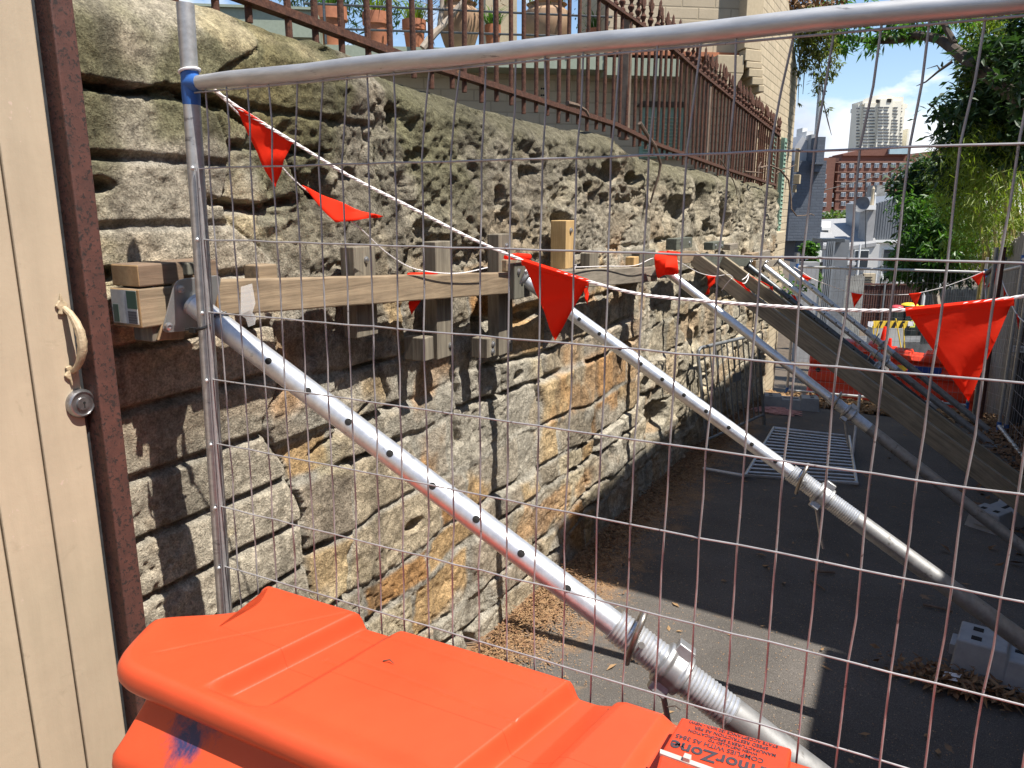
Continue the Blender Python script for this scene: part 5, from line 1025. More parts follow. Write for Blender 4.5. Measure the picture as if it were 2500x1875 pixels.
# roof terrace slab with green fascia and gutter lip
TZ = 3.16
q0 = CA+WV_*7.5; q1 = onW(1478, 100); b = MB(); b.prism([Vector((q0.x, q0.y, TZ-.16)), Vector((q1.x, q1.y, TZ-.16)), Vector((q1.x, q1.y, TZ)), Vector((q0.x, q0.y, TZ))], -WN*1.3); b.build('terrace_fascia', M['fascia'], hs)
q2 = onW(1660, 100); b = MB(); b.prism([Vector((q1.x, q1.y, zu-.22))+WN*.02, Vector((q2.x, q2.y, zu-.22))+WN*.02, Vector((q2.x, q2.y, zu-.06))+WN*.02, Vector((q1.x, q1.y, zu-.06))+WN*.02], -WN*.2); b.build('gutter', M['fascia'], hs)
e0, e1 = onW(340, 30, .3), onW(772, 30, .3); ez = onW(600, 20, .3).z; b = MB(); b.prism([Vector((e0.x, e0.y, ez-.22)), Vector((e1.x, e1.y, ez-.22)), Vector((e1.x, e1.y, ez)), Vector((e0.x, e0.y, ez))], -WN*1.2); b.prism([Vector((e0.x, e0.y, ez-.001))+WN*.03, Vector((e1.x, e1.y, ez-.001))+WN*.03, Vector((e1.x, e1.y, ez+.02))+WN*.03, Vector((e0.x, e0.y, ez+.02))+WN*.03], -WN*.06); b.build('awning_box', M['fascia'], hs)
a, c = onW(1186, 50, -1.2), onW(1262, 50, -1.2); b = MB(); b.prism([Vector((a.x, a.y, TZ)), Vector((c.x, c.y, TZ)), Vector((c.x, c.y, 5)), Vector((a.x, a.y, 5))], -WN*.6); b.build('terrace_pier', M['cream'], hs)
# terrace wire railing
wr = thing('wire_railing', 'thin dark wire railing in front of the potted plants on the terrace', 'railing', tuple(onW(1100, 100, .0)))
for vA, vB in ((8, 42), (68, 92)):
    b = MB(); b.tube([onW(740, vA, .02), onW(1495, vB, .02)], .010, 6); b.build('wire', M['darksteel'], wr, smooth=True)
for u in (793, 1003, 1207, 1392): b = MB(); p = onW(u, 60, .02); b.tube([(p.x, p.y, TZ), (p.x, p.y, TZ+.75)], .013, 6); b.build('upright', M['darksteel'], wr, smooth=True)
# ------------------------------------------------------------------ foliage helpers
def leafcloud(blobs, n, L, W, rnd, droop=.3, fold=.15, pts_fn=None, clump=0):
    V = []; F = []; tot = sum(b_[1][0]*b_[1][1]*b_[1][2] for b_ in blobs); cl = []
    for c, r in blobs:
        c = Vector(c); k = int(n*(r[0]*r[1]*r[2])/tot); cs_ = []
        if clump:
            for i in range(max(3, k//clump)):
                d = Vector((rnd.gauss(0, 1), rnd.gauss(0, 1), rnd.gauss(0, 1))).normalized()*rnd.random()**.45; cs_.append((Vector((d.x*r[0], d.y*r[1], d.z*r[2])), min(r)*rnd.uniform(.12, .3)))
        for i in range(k):
            if clump:
                q, s_ = rnd.choice(cs_); p = c+q+Vector((rnd.gauss(0, s_), rnd.gauss(0, s_), rnd.gauss(0, s_*.7)))
            else:
                d = Vector((rnd.gauss(0, 1), rnd.gauss(0, 1), rnd.gauss(0, 1))).normalized()*rnd.random()**.5; p = c+Vector((d.x*r[0], d.y*r[1], d.z*r[2]))
            a = Vector((rnd.gauss(0, 1), rnd.gauss(0, 1), rnd.gauss(-droop, .6))).normalized(); s = a.cross(Vector((rnd.gauss(0, .4), rnd.gauss(0, .4), 1))).normalized(); up_ = s.cross(a)
            l = L*rnd.uniform(.6, 1.25); w_ = W*rnd.uniform(.7, 1.2); b0 = len(V)
            V += [p, p+a*l*.45+s*w_*.5+up_*fold*w_, p+a*l, p+a*l*.45-s*w_*.5+up_*fold*w_, p+a*l*.5]
            F += [(b0, b0+1, b0+4), (b0+1, b0+2, b0+4), (b0, b0+4, b0+3), (b0+4, b0+2, b0+3)]
    return V, F
def foliage(name, blobs, n, L, W, m, parent, seed=1, **k):
    V, F = leafcloud(blobs, n, L, W, random.Random(seed), **k); b = MB(); b.v = V; b.f = F; b.m = [0]*len(F)
    org = Vector(parent['org']) if parent is not None else Vector((0, 0, 0))
    me = bpy.data.meshes.new(name); me.from_pydata([tuple(Vector(p)-org) for p in V], [], F); me.materials.append(m); o = bpy.data.objects.new(name, me); scene.collection.objects.link(o); o.parent = parent; o['org'] = tuple(org); return o
# ------------------------------------------------------------------ pots on the terrace
def pot(label, u, vt, vb, wpx, plant, big=False, off=-.28, seed=0):
    base = onW(u, vb, off); base.z = TZ; d = (base-EY).dot(FW); w_ = wpx*d/1877.; h = (onW(u, vt, off).z-base.z) if True else 0; r = w_/2
    t = thing('potted_plant', label, 'potted plant', tuple(base), 'potted plants on the terrace'); b = MB()
    if big: b.lathe([(r*.5, 0), (r*.72, h*.18), (r*.95, h*.5), (r, h*.68), (r*.93, h*.84), (r*.74, h*.92), (r*.74, h*.97), (r*.84, h), (r*.7, h*.99), (r*.66, h*.9)], base, (0, 0, 1), 32)
    else: b.lathe([(r*.66, 0), (r*.88, h*.68), (r*1.0, h*.69), (r*1.0, h), (r*.9, h), (r*.86, h*.9)], base, (0, 0, 1), 28)
    b.build('pot', M['terra2'] if big else M['terra'], t, smooth=True)
    b = MB(); rnd = random.Random(seed)
    for i in range(170 if big else 90):
        a = rnd.uniform(0, 6.28); rr = rnd.random()*r*.75; p = base+Vector((math.cos(a)*rr, math.sin(a)*rr, h*.93)); d2 = Vector((math.cos(a)*rnd.uniform(0, .9), math.sin(a)*rnd.uniform(0, .9), 1)).normalized(); l = rnd.uniform(.12, .30)*(1.3 if big else 1); s = d2.cross(Vector((0, 0, 1))); s = (s if s.length > .1 else Vector((1, 0, 0))).normalized()*.006
        m_ = p+d2*l*.6; e = p+d2*l+Vector((d2.x, d2.y, -.6))*l*.35; b.add([p-s, p+s, m_+s*.8, e, m_-s*.8], [(0, 1, 2, 4), (4, 2, 3)])
    b.build('plant', M['leafmid'] if not plant else M['leafbam'], t)
    return t
pot('small terracotta pot nearest the fence post end of the terrace, dark leafy plant behind it', 808, 18, 84, 82, 0, seed=1)
pot('middle small terracotta pot of grass between two railing wires', 920, 32, 96, 66, 1, seed=2)
pot('third small terracotta pot with spiky grass beside the pale branch', 1012, 50, 102, 58, 1, seed=3)
pot('big round pale urn partly hidden behind the bare pale branch', 1122, 10, 104, 105, 0, True, seed=4)
pot('big round pale urn with green grass spilling over, right of the pier', 1334, 12, 96, 118, 1, True, seed=5)
pot('low dark red saucer pot between the two big urns', 1203, 62, 98, 40, 0, seed=6, off=-.4)
pot('low red bowl pot at the right end of the terrace', 1455, 72, 96, 50, 0, seed=7, off=-.3)
tr = thing('bare_shrub', 'pale bare branching shrub trunk rising past the big urn on the terrace', 'shrub', tuple(onW(1035, 112, .08)))
b = MB(); b.tube([onW(1032, 118, .08), onW(1060, 82, .05), onW(1078, 66, 0), onW(1105, 35, 0), onW(1135, 0, 0), onW(1160, -50, 0)], [.035, .035, .03, .028, .025, .02], 8); b.tube([onW(1073, 70, 0), onW(1078, 30, 0), onW(1080, -20, 0)], [.028, .022, .02], 8); b.build('trunk', M['palebark'], tr, smooth=True)
foliage('foliage', [(onW(1120, -40, -.2), (.5, .4, .35)), (onW(1060, 20, -.5), (.25, .25, .3))], 260, .14, .012, M['leafdry'], tr, 3)
ol = thing('olive_shrub', 'dark leafy shrub behind the small terracotta pots on the terrace', 'shrub', tuple(onW(830, 90, -.9)))
b = MB(); b.tube([onW(830, 95, -.9), onW(835, 0, -.9), onW(830, -60, -.9)], .02, 6); b.build('trunk', M['bark'], ol)
foliage('foliage', [(onW(840, 15, -.9), (.62, .4, .5)), (onW(720, 0, -.9), (.4, .3, .3)), (onW(950, 10, -.9), (.35, .3, .3)), (onW(1010, 60, -.9), (.12, .2, .25))], 1500, .10, .022, M['leafdark'], ol, 5)
sh = thing('wispy_shrub', 'wispy small leaved shrub against the sky right of the second urn', 'shrub', tuple(onW(1470, 95, -.9))); b = MB(); b.tube([onW(1480, 98, -.9), onW(1470, 40, -.9), onW(1450, -10, -.9)], .01, 5); b.build('trunk', M['bark'], sh)
foliage('foliage', [(onW(1455, 40, -.9), (.28, .2, .3))], 130, .05, .02, M['leafmid'], sh, 6)
# ------------------------------------------------------------------ distant buildings (seen between house and trees)
def atD(u, v, D): return at(u, v, D=D)
def fr(u0, u1, v0, v1, D, depth, gy=None):     # upright box facing the camera heading
    a, c = atD(u0, (v0+v1)/2, D), atD(u1, (v0+v1)/2, D); zt = atD((u0+u1)/2, v0, D).z; zb = atD((u0+u1)/2, v1, D).z
    P = [Vector((a.x, a.y, zb)), Vector((c.x, c.y, zb)), Vector((c.x, c.y, zt)), Vector((a.x, a.y, zt))]; return P, F0*depth
def quadbox(nm, m, par, u0, u1, v0, v1, D, depth=.3, proud=0., **k):
    P, e = fr(u0, u1, v0, v1, D, depth); P = [p-F0*proud for p in P]; b = MB(); b.prism(P, e); return b.build(nm, m, par, **k)
# tower
TD = 640.; tw = thing('apartment_tower', 'tall cream apartment tower with banded balconies on the skyline', 'tower', tuple(atD(2150, 400, TD)))
M['tower'] = mat('tower_concrete', (.78, .74, .62), (.72, .68, .57), .05, .85, 0, 0)
M['twin'] = plain('tower_window_band', (.10, .10, .105), .3)
segs = [(2096, 2110, 252, 420, 6), (2108, 2141, 250, 420, 3), (2141, 2172, 242, 420, 0), (2172, 2196, 246, 420, 2), (2196, 2212, 250, 420, 6)]
b = MB()
for u0, u1, v0, v1, of in segs:
    P, e = fr(u0, u1, v0, v1, TD, 12); b.prism([p+F0*of for p in P], e)
b.build('tower_body', M['tower'], tw)
b = MB()
for pol in ([(2106, 255), (2106, 246), (2131, 240), (2137, 233), (2162, 231), (2177, 234), (2178, 236), (2206, 236), (2206, 256)],):
    b.prism([atD(u, v, TD+4) for u, v in pol], F0*20)
b.build('tower_crown', M['tower'], tw)
for (u0, u1, v0, v1) in ((2139, 2147, 243, 251), (2166, 2176, 241, 250)): quadbox('crown_opening', M['hole'], tw, u0, u1, v0, v1, TD, 1, .5)
b = MB(); b2 = MB(); z = 262; row = 0
while z < 408:
    for (u0, u1, of) in ((2098, 2106, 6), (2111, 2124, 3), (2126, 2139, 3), (2143, 2156, 0), (2158, 2170, 0), (2174, 2182, 2), (2184, 2194, 2), (2198, 2204, 6), (2206, 2211, 6)):
        sh_ = (row*7+u0) % 5 == 0; P, e = fr(u0+(1 if sh_ else 0), u1-(3 if sh_ else 0), z-1.0, z+1.9, TD, .5); (b).prism([p+F0*(of-.6) for p in P], e)
    z += 7.75; row += 1
b.build('window_bands', M['twin'], tw)['kind'] = 'stuff'
for s_ in ((2092, 2098), (2211, 2216)):
    for k, (va, vb) in enumerate(((262, 272), (322, 420))): quadbox('balcony_stack', M['tower'], tw, s_[0], s_[1], va-(8 if s_[0] > 2200 else 0), vb-(8 if s_[0] > 2200 and k == 0 else 0), TD+8, 12)
# brick hospital
BD = 235.; hb = thing('brick_block', 'long red brick block of flats with white framed windows below the tower', 'building', tuple(atD(2150, 540, BD)))
M['rbrick'] = brickmat('red_brick', (.185, .082, .056), (.14, .07, .05), 3, 1.1, .45, tuple(R0), c2=(.16, .068, .046))
quadbox('main_wall', M['rbrick'], hb, 2038, 2400, 393, 620, BD, 15); quadbox('wing_wall', M['rbrick'], hb, 1990, 2030, 385, 620, BD-2, 15); quadbox('stair_recess', mat('dark_brick', (.11, .05, .035), (.09, .04, .03), .3, .9), hb, 2030, 2038, 386, 620, BD+2, 10)
quadbox('roof_storey', M['rbrick'], hb, 2055, 2230, 378, 393, BD+6, 10); b = MB(); b.prism([atD(2058, 380, BD+5), atD(2058, 376, BD+5), atD(2120, 362, BD+5), atD(2215, 366, BD+5), atD(2215, 380, BD+5)], F0*8); b.build('plant_room', M['rbrick'], hb)
quadbox('glass_plant_screen', mat('pale_blue_screen', (.35, .48, .52), (.28, .4, .45), .5, .3), hb, 2172, 2221, 360, 376, BD+4, 6)
b = MB(); b.prism([atD(2215, 392, BD+3), atD(2235, 374, BD+3), atD(2330, 362, BD+3), atD(2330, 395, BD+3)], F0*6); b.build('lift_tower_roof', M['rbrick'], hb)
M['wfr'] = plain('white_window_frame', (.62, .63, .64), .5); M['wgl'] = mat('grey_glass', (.13, .16, .20), (.08, .10, .12), .2, .15, 0, 0)
rowsb = [405, 429, 452, 475, 497, 520]; 
def win(u, v, D, w_=11.0, h_=11.0):
    f_ = quadbox('window', M['wfr'], hb, u-w_/2, u+w_/2, v-h_/2, v+h_/2, D, .5, .3)
    for sx_ in (-1, 1): quadbox('pane', M['wgl'], f_, u+sx_*w_*.26-w_*.19, u+sx_*w_*.26+w_*.19, v-h_*.40, v+h_*.36, D, .1, .36)
wn = 0
for r_i, v in enumerate(rowsb):
    u = 2058
    while u < 2262:
        if wn < 96 and not (u > 2215 and v > 440): win(u, v-(u-2058)*.012*(1 if v < 460 else 0), BD); wn += 1
        u += 20.4
    for u in (2013, 2031-1): win(u-1, v+2, BD-2 if u < 2025 else BD+.0, 9); wn += 1
b = MB()
for v in rowsb:
    P, e = fr(2038, 2300, v-9.5, v-8.2, BD, .3); b.prism([p-F0*.2 for p in P], e)
b.build('string_courses', mat('pale_string_course', (.38, .24, .18), (.33, .2, .15), .5, .9), hb)['kind'] = 'stuff'
# hill of far trees under the brick building
ft = foliage('distant_trees', [(atD(2075, 545, 150), (10, 5, 2.6)), (atD(2105, 538, 150), (4.5, 4, 2.8)), (atD(2035, 552, 150), (4, 4, 2))], 2600, 1.0, .7, leaf_mat('far_foliage', (.12, .17, .05), (.06, .10, .03), .3, .3), None, 8); tag(ft, kind='stuff')
# dark grey rendered house side
GD = 24.; gh = thing('dark_grey_house', 'dark slate grey house side wall with stepped white parapet and metal flue', 'house', tuple(atD(1984, 800, GD)))
M['slate'] = brickmat('slate_painted_brick', (.085, .10, .125), (.07, .082, .105), 2, .24, .086, tuple(R0)); M['roofw'] = mat('white_sheet_roof', (.48, .48, .48), (.40, .40, .41), 2, .6)
quadbox('side_wall', M['slate'], gh, 1930, 2010, 392, 588, GD, 4); quadbox('chimney_wall', M['slate'], gh, 1994, 2012.5, 334, 420, GD-.3, 1.2); quadbox('chimney_step', M['slate'], gh, 1990, 2013, 396, 401, GD-.4, 1.3); quadbox('lower_wall', mat('charcoal_lower', (.05, .055, .07), (.04, .045, .055), 2, .8), gh, 1940, 2008, 588, 640, GD+.1, 3)
b = MB(); P, e = fr(1940, 1996, 330, 395, GD+.5, 4); b.prism([atD(1940, 360, GD+.5), atD(1960, 330, GD+.5), atD(1994, 385, GD+.5), atD(1994, 396, GD+.5), atD(1940, 396, GD+.5)], F0*4); b.build('roof', M['roofw'], gh)
for i, (u0, u1, v0) in enumerate(((1958, 1970, 312), (1968, 1984, 320), (1980, 1996, 328))): quadbox('parapet_step', M['white'] if i < 2 else M['grey'], gh, u0, u1, v0, v0+40, GD+1-i*.4, .5)
b = MB(); p = atD(1992, 330, GD+1.5); b.tube([(p.x, p.y, p.z-.5), (p.x, p.y, atD(1992, 200, GD+1.5).z)], .055, 12); b.build('flue', M['bargalv'], gh, smooth=True)
quadbox('rear_awning', M['white'], gh, 1988, 2006, 612, 640, GD-.6, 1.0); quadbox('door_recess', M['hole'], gh, 1985, 2007, 640, 690, GD-.3, .3); quadbox('yard_wall', M['grey'], gh, 1950, 1990, 640, 905, GD-1.5, .3)
# tall grey sheet metal screen in front of the house
sm2 = thing('metal_screen', 'tall folded grey sheet metal screen standing beside the white cottages', 'screen', tuple(atD(2030, 850, 19)))
b = MB()
for i in range(9):
    u = 2008+i*2.2; P, e = fr(u, u+1.9, 590, 850, 19-.05*(i % 2), .04); b.prism(P, e)
b.build('sheeting', mat('grey_sheet', (.26, .28, .30), (.20, .215, .235), 3, .5, .3), sm2); quadbox('return_face', mat('grey_sheet_shaded', (.20, .21, .225), (.16, .17, .18), 3, .5, .3), sm2, 2027, 2062, 586, 850, 19.3, .5); quadbox('cap', M['darksteel'], sm2, 2006, 2063, 583, 592, 19.1, .6)  # return face takes a darker sheet copy, its shade put into the colour
# low white roofed cottage and taller white house
CD = 33.; ct = thing('white_cottage', 'low cottage with pale grey sheet roof and skylight, left of the white house', 'house', tuple(atD(2070, 800, CD)))
b = MB(); P = [atD(2000, 536, CD+5), atD(2118, 530, CD+5), atD(2140, 592, CD), atD(2062, 603, CD), atD(2000, 598, CD)]; b.prism(P, (0, 0, -.15)); b.build('roof', mat('pale_sheet_roof', (.30, .30, .30), (.25, .25, .255), 1.5, .6, 0, .3, .02, stretch=(6, .3, 1)), ct)
b = MB(); b.prism([atD(2007, 548, CD+3.4), atD(2028, 547, CD+3.4), atD(2026, 562, CD+2.4), atD(2006, 562, CD+2.4)], (0, 0, .12)); b.build('skylight', M['white'], ct)
quadbox('wall', mat('cottage_wall', (.46, .46, .45), (.40, .40, .39), 1, .8), ct, 2004, 2136, 596, 830, CD+.1, 4)
for (u0, u1, v0, v1, mm) in ((2086, 2117, 612, 652, 'glass'), (2062, 2085, 632, 650, 'grey'),): 
    f_ = quadbox('window', M['white'], ct, u0-2, u1+2, v0-2, v1+2, CD, .1, .05); quadbox('pane', M[mm], f_, u0, u1, v0, v1, CD, .05, .1)
quadbox('lean_to_roof', M['roofw'], ct, 2062, 2090, 640, 647, CD-.6, .6); quadbox('service_panel', M['cream'], ct, 2108, 2136, 668, 720, CD-.2, .2)
for k in range(4): quadbox('security_bar', M['hole'], ct, 2112, 2130, 676+k*7, 678+k*7, CD-.25, .04)
b = MB(); p = atD(2098, 620, CD-.6); b.tube([(p.x, p.y, p.z+.4), (p.x, p.y, p.z-2.5)], .04, 8); b.build('downpipe', M['white'], ct, smooth=True)
HD = 34.; wh = thing('white_house', 'taller white rendered house with corrugated grey upper wall and tall chimney', 'house', tuple(atD(2190, 800, HD)))
quadbox('wall', M['white'], wh, 2133, 2330, 590, 830, HD, 6)
cm_, nt, b_ = _new('corrugated_cladding'); v = coords(nt, (1, 1, 1), tuple(R0)); sp = nt.nodes.new('ShaderNodeSeparateXYZ'); nt.links.new(v, sp.inputs[0]); wv = nt.nodes.new('ShaderNodeMath'); wv.operation = 'MULTIPLY'; wv.inputs[1].default_value = 2*math.pi/.11; nt.links.new(sp.outputs['X'], wv.inputs[0]); sn = nt.nodes.new('ShaderNodeMath'); sn.operation = 'SINE'; nt.links.new(wv.outputs[0], sn.inputs[0])
b_.inputs['Base Color'].default_value = (.27, .29, .315, 1); b_.inputs['Roughness'].default_value = .55; b_.inputs['Metallic'].default_value = .2; bump(nt, b_, sn.outputs[0], 1., .03)
b = MB(); b.prism([atD(2137, 590, HD-.15), atD(2137, 497, HD-.15), atD(2200, 478, HD-.15), atD(2330, 470, HD-.15), atD(2330, 588, HD-.15)], F0*3); b.build('cladding', cm_, wh)
# real ridges on the cladding
b = MB()
for i in range(48):
    u = 2139+i*2.05; P, e = fr(u, u+.9, 497-(u-2137)*.28 if u < 2200 else 479-(u-2200)*.06, 588, HD-.17, .05); b.prism(P, e)
b.build('cladding_ribs', cm_, wh)
quadbox('flashing', M['white'], wh, 2133, 2330, 586, 592, HD-.25, .4)
f_ = quadbox('window', M['white'], wh, 2152, 2184, 606, 672, HD, .15, .08); quadbox('pane', M['glass'], f_, 2155, 2181, 609, 638, HD, .05, .12); quadbox('pane', M['glass'], f_, 2155, 2181, 641, 668, HD, .05, .12); quadbox('sill', M['white'], wh, 2148, 2188, 673, 681, HD, .3, .2)
ch = quadbox('chimney', M['grey'], wh, 2116, 2134, 510, 612, HD-.6, .8)
quadbox('chimney_cap', M['white'], ch, 2112, 2139, 501, 512, HD-.75, 1.1)
for (u, v0, v1, w_) in ((2128, 455, 502, 4), (2134, 470, 502, 2.5)):
    p, q = atD(u, v1, HD-.3), atD(u, v0, HD-.3); r = w_*HD/1877.; b = MB(); b.lathe([(r*1.2, 0), (r, .1), (r*.75, (q.z-p.z)*.55), (r*.8, (q.z-p.z)*.8), (r, (q.z-p.z)*.86), (r*.3, q.z-p.z)], (p.x, p.y, p.z), (0, 0, 1), 12); b.build('chimney_pot', M['white'] if w_ < 3 else M['cream'], ch, smooth=True)
quadbox('old_chimney_stack', mat('patchy_old_stack', (.34, .33, .31), (.2, .19, .17), 3, .9), wh, 2139, 2160, 452, 502, HD+3, 1.0)
b = MB(); dsh = atD(2106, 502, HD-1.5); dd_ = (EY-dsh); dd_.z = .5*dd_.length; dd_ = (R0*-.9-F0*.8+Z0*.5).normalized(); b.lathe([(.02, -.02), (.16, .0), (.27, .05), (.34, .12), (.335, .125), (.26, .06), (.15, .012), (.0, .0)], dsh, dd_, 24); 
t = thing('satellite_dish', 'round dark satellite dish on a thin mast beside the white chimney', 'satellite dish', tuple(atD(2114, 605, HD-1.5))); b.build('dish', mat('dish_grey', (.16, .165, .17), (.12, .12, .125), 4, .6), t, smooth=True)
b = MB(); p = atD(2114, 430, HD-1.5); b.tube([atD(2113, 605, HD-1.5), p], .022, 6); b.tube([dsh, atD(2114, 495, HD-1.5)], .02, 6); b.build('mast', M['darksteel'], t)
# brown paling fence and street furniture in the dip
bf = thing('brown_paling_fence', 'dark red brown paling fence behind the rubbish bins', 'fence', tuple(atD(2180, 790, 27)))
bm_ = wood('brown_stained_palings', (.13, .05, .035), (.07, .028, .02), (0, 0, 1), .7); b = MB()
for i in range(48):
    u = 2106+i*3.05; v0 = 698-i*.12+random.uniform(-.5, .5); P, e = fr(u, u+2.75, v0, 800, 27+.02*(i % 2), .03); b.prism(P, e)
b.build('palings', bm_, bf); quadbox('post', M['bargalv'], bf, 2154, 2157.5, 694, 800, 26.9, .05); quadbox('post', M['grey'], bf, 2249, 2253, 690, 800, 26.9, .08); quadbox('capping', bm_, bf, 2105, 2253, 692.5, 696, 26.95, .1)
gp = thing('grey_back_fence', 'short pale grey paling fence left of the brown one', 'fence', tuple(atD(2085, 800, 26))); b = MB()
for i in range(26):
    u = 1998+i*4.1; P, e = fr(u, u+3.6, 672+random.uniform(-3, 3)+(20 if 8 < i < 14 else 0), 820, 25.5, .03); b.prism(P, e)
b.build('palings', mat('pale_old_palings', (.33, .32, .29), (.22, .21, .19), 6, .9), gp)
gp2 = thing('grey_side_fence', 'mossy grey paling fence behind the far fence, below the bamboo', 'fence', tuple(atD(2330, 790, 22))); b = MB()
for i in range(30):
    u = 2255+i*6.; P, e = fr(u, u+5.3, 700+random.uniform(-2, 2)-(8 if i % 7 == 3 else 0), 840, 22-.05*i, .03); b.prism(P, e)
b.build('palings', mat('mossy_palings', (.20, .20, .175), (.11, .11, .095), 5, .9), gp2)
def bin_(label, u, vt, wpx, D, lidc, vb=832):
    p = atD(u, vb, D); zt = atD(u, vt, D).z; t = thing('wheelie_bin', label, 'rubbish bin', tuple(p), 'wheelie bins by the brown fence'); w_ = wpx*D/1877.; h = zt-p.z; b = MB(); R3 = Matrix.Rotation(YAW, 3, 'Z')
    P = [p+R3 @ Vector(q) for q in ((-w_*.42, -w_*.4, 0), (w_*.42, -w_*.4, 0), (w_*.42, w_*.4, 0), (-w_*.42, w_*.4, 0), (-w_*.5, -w_*.55, h*.94), (w_*.5, -w_*.55, h*.94), (w_*.5, w_*.5, h*.94), (-w_*.5, w_*.5, h*.94))]
    b.add(P, [(0, 3, 2, 1), (4, 5, 6, 7), (0, 1, 5, 4), (1, 2, 6, 5), (2, 3, 7, 6), (3, 0, 4, 7)]); b.build('body', mat('dark_green_bin', (.02, .03, .025), (.015, .02, .018), 5, .5), t, bevel=.02)
    b = MB(); b.sphere(p+Vector((0, 0, h*.95)), 1, 16, 8, sc=(w_*.56, w_*.6, .08)); b.build('lid', plain('bin_lid_'+str(u), lidc, .45), t, smooth=True)
    q = p+Vector((0, 0, h*.48))-F0*(w_*.52+.02); b = MB(); b.prism([q+R0*a*.11+Z0*c*.11 for a, c in ((-1, -1), (1, -1), (1, .5), (.0, 1.2), (-1, .5))], -F0*.01); lb = b.build('number_sticker', plain('sticker_yellow', (.7, .72, .12), .6), t)
    text('7A', .14, q-F0*.013-R0*.085-Z0*.06, R0, Z0, M['ink'], 'lettering', lb, .003)
bin_('dark wheelie bin with a pinkish red lid in front of the brown fence', 2181, 746, 28, 25.5, (.55, .06, .07)); bin_('dark wheelie bin with a bright yellow lid, left of two yellow ones', 2211, 740, 35, 25.5, (.85, .60, .03)); bin_('dark wheelie bin with a yellow lid mostly behind the hanging flag', 2246, 747, 30, 26.2, (.80, .55, .03))
# striped barrier board on yellow legs
bd = thing('barrier_board', 'yellow and black striped barrier board on thin yellow trestle legs', 'barrier board', tuple(atD(2175, 850, 22))); P0_ = atD(2131, 793, 22); P1_ = atD(2222, 793, 22)
f_ = quadbox('board', M['yl'], bd, 2131, 2222, 784, 801, 22, .04)
b = MB(); 
for i in range(5):
    u = 2140+i*18.; b.prism([atD(u, 801, 21.975), atD(u+8, 801, 21.975), atD(u+17, 784, 21.975), atD(u+9, 784, 21.975)], F0*.01)
b.build('stripes', M['black'], f_)
for u0, u1 in ((2146, 2132), (2187, 2200), (2206, 2208), (2133, 2131)): b = MB(); b.tube([atD(u0, 778 if u0 == 2187 else 790, 21.9), atD(u1, 850, 21.9)], .018, 6); b.build('leg', M['yl'], bd)
for u0 in (2119, 2217): quadbox('paper_notice', M['paper'], bd, u0, u0+13, 785, 796, 21.8, .01)
cb_ = thing('concrete_blocks', 'pale concrete panel behind the striped board', 'concrete block', tuple(atD(2170, 850, 22.6))); quadbox('panel', mat('pale_concrete', (.42, .42, .40), (.34, .34, .33), 3, .9), cb_, 2128, 2206, 800, 848, 22.6, .3)
def cone(label, u, vb, vt, D):
    p = atD(u, vb, D); h = atD(u, vt, D).z-p.z; t = thing('traffic_cone', label, 'traffic cone', tuple(p), 'traffic cones'); b = MB(); b.lathe([(.15*h/.7, 0), (.035, h), (0, h)], p, (0, 0, 1), 16); b.box(p+Vector((0, 0, .015)), (.36, .36, .03)); b.build('cone_body', M['flag'], t, smooth=True)
    b = MB(); b.lathe([(.15*h/.7*.62+.006, h*.42), (.15*h/.7*.62*.55+.010, h*.68)], p, (0, 0, 1), 16); b.build('reflective_collar', M['paper'], t, smooth=True)
cone('orange traffic cone with grey collar standing before the pale concrete panel', 2155, 850, 797, 21)
cone('smaller traffic cone beside the trestle leg, orange', 2171, 850, 826, 19.5)
b = MB(); P, e = fr(1985, 2420, 835, 880, 24, 1.2); b.prism(P, e); tag(b.build('kerb_wall', mat('dark_stone_kerb', (.12, .12, .12), (.06, .06, .06), 3, .95), loc=tuple(P[0])), 'dark stone retaining kerb across the bottom of the lane', 'wall')
# overhead wire
b = MB(); b.tube([atD(2000, 468, 60), atD(2120, 436, 60), atD(2250, 396, 60), atD(2330, 372, 60)], .03, 5); tag(b.build('overhead_wire', M['black'], loc=atD(2120, 436, 60)), 'sagging overhead wire crossing in front of the brick block', 'wire')
# ------------------------------------------------------------------ trees on the right
bt = thing('large_tree', 'large dark leaved tree overhanging the lane from the right, its long limb arching left', 'tree', (3.2, 8.0, -.4))
b = MB(); b.tube([(3.2, 8.0, -.5), (3.1, 8.1, 1.5), (2.7, 8.4, 3.0), (2.2, 9.0, 4.2)], [.22, .18, .15, .11], 12)
limb = [at(2560, 300, Y=10.6), at(2440, 205, Y=11), at(2362, 148, Y=11.2), at(2328, 120, Y=11.4), at(2292, 94, Y=11.6), at(2240, 86, Y=11.8), at(2190, 98, Y=12), at(2130, 100, Y=12.2), at(2080, 94, Y=12.4), at(2040, 88, Y=12.6)]
b.tube([(2.7, 8.4, 3.0)]+limb, [.10, .085, .075, .072, .066, .058, .052, .046, .042, .034, .02], 9)
b.tube([at(2330, 106, Y=11.4), at(2305, 60, Y=11.5), at(2270, 20, Y=11.6), at(2200, -30, Y=11.8)], [.04, .035, .03, .02], 7)
b.tube([at(2325, 150, Y=11), at(2290, 175, Y=11), at(2260, 200, Y=11), at(2237, 210, Y=11)], [.02, .014, .01, .004], 6); b.tube([at(2296, 172, Y=11), at(2288, 160, Y=11), at(2262, 168, Y=11)], [.012, .008, .003], 5)
b.tube([at(2180, 96, Y=12), at(2150, 80, Y=12), at(2100, 62, Y=12.1)], [.03, .02, .01], 6); b.build('trunk', M['bark'], bt, smooth=True)
def B(u, v, Y_, r): return (at(u, v, Y=Y_), r)
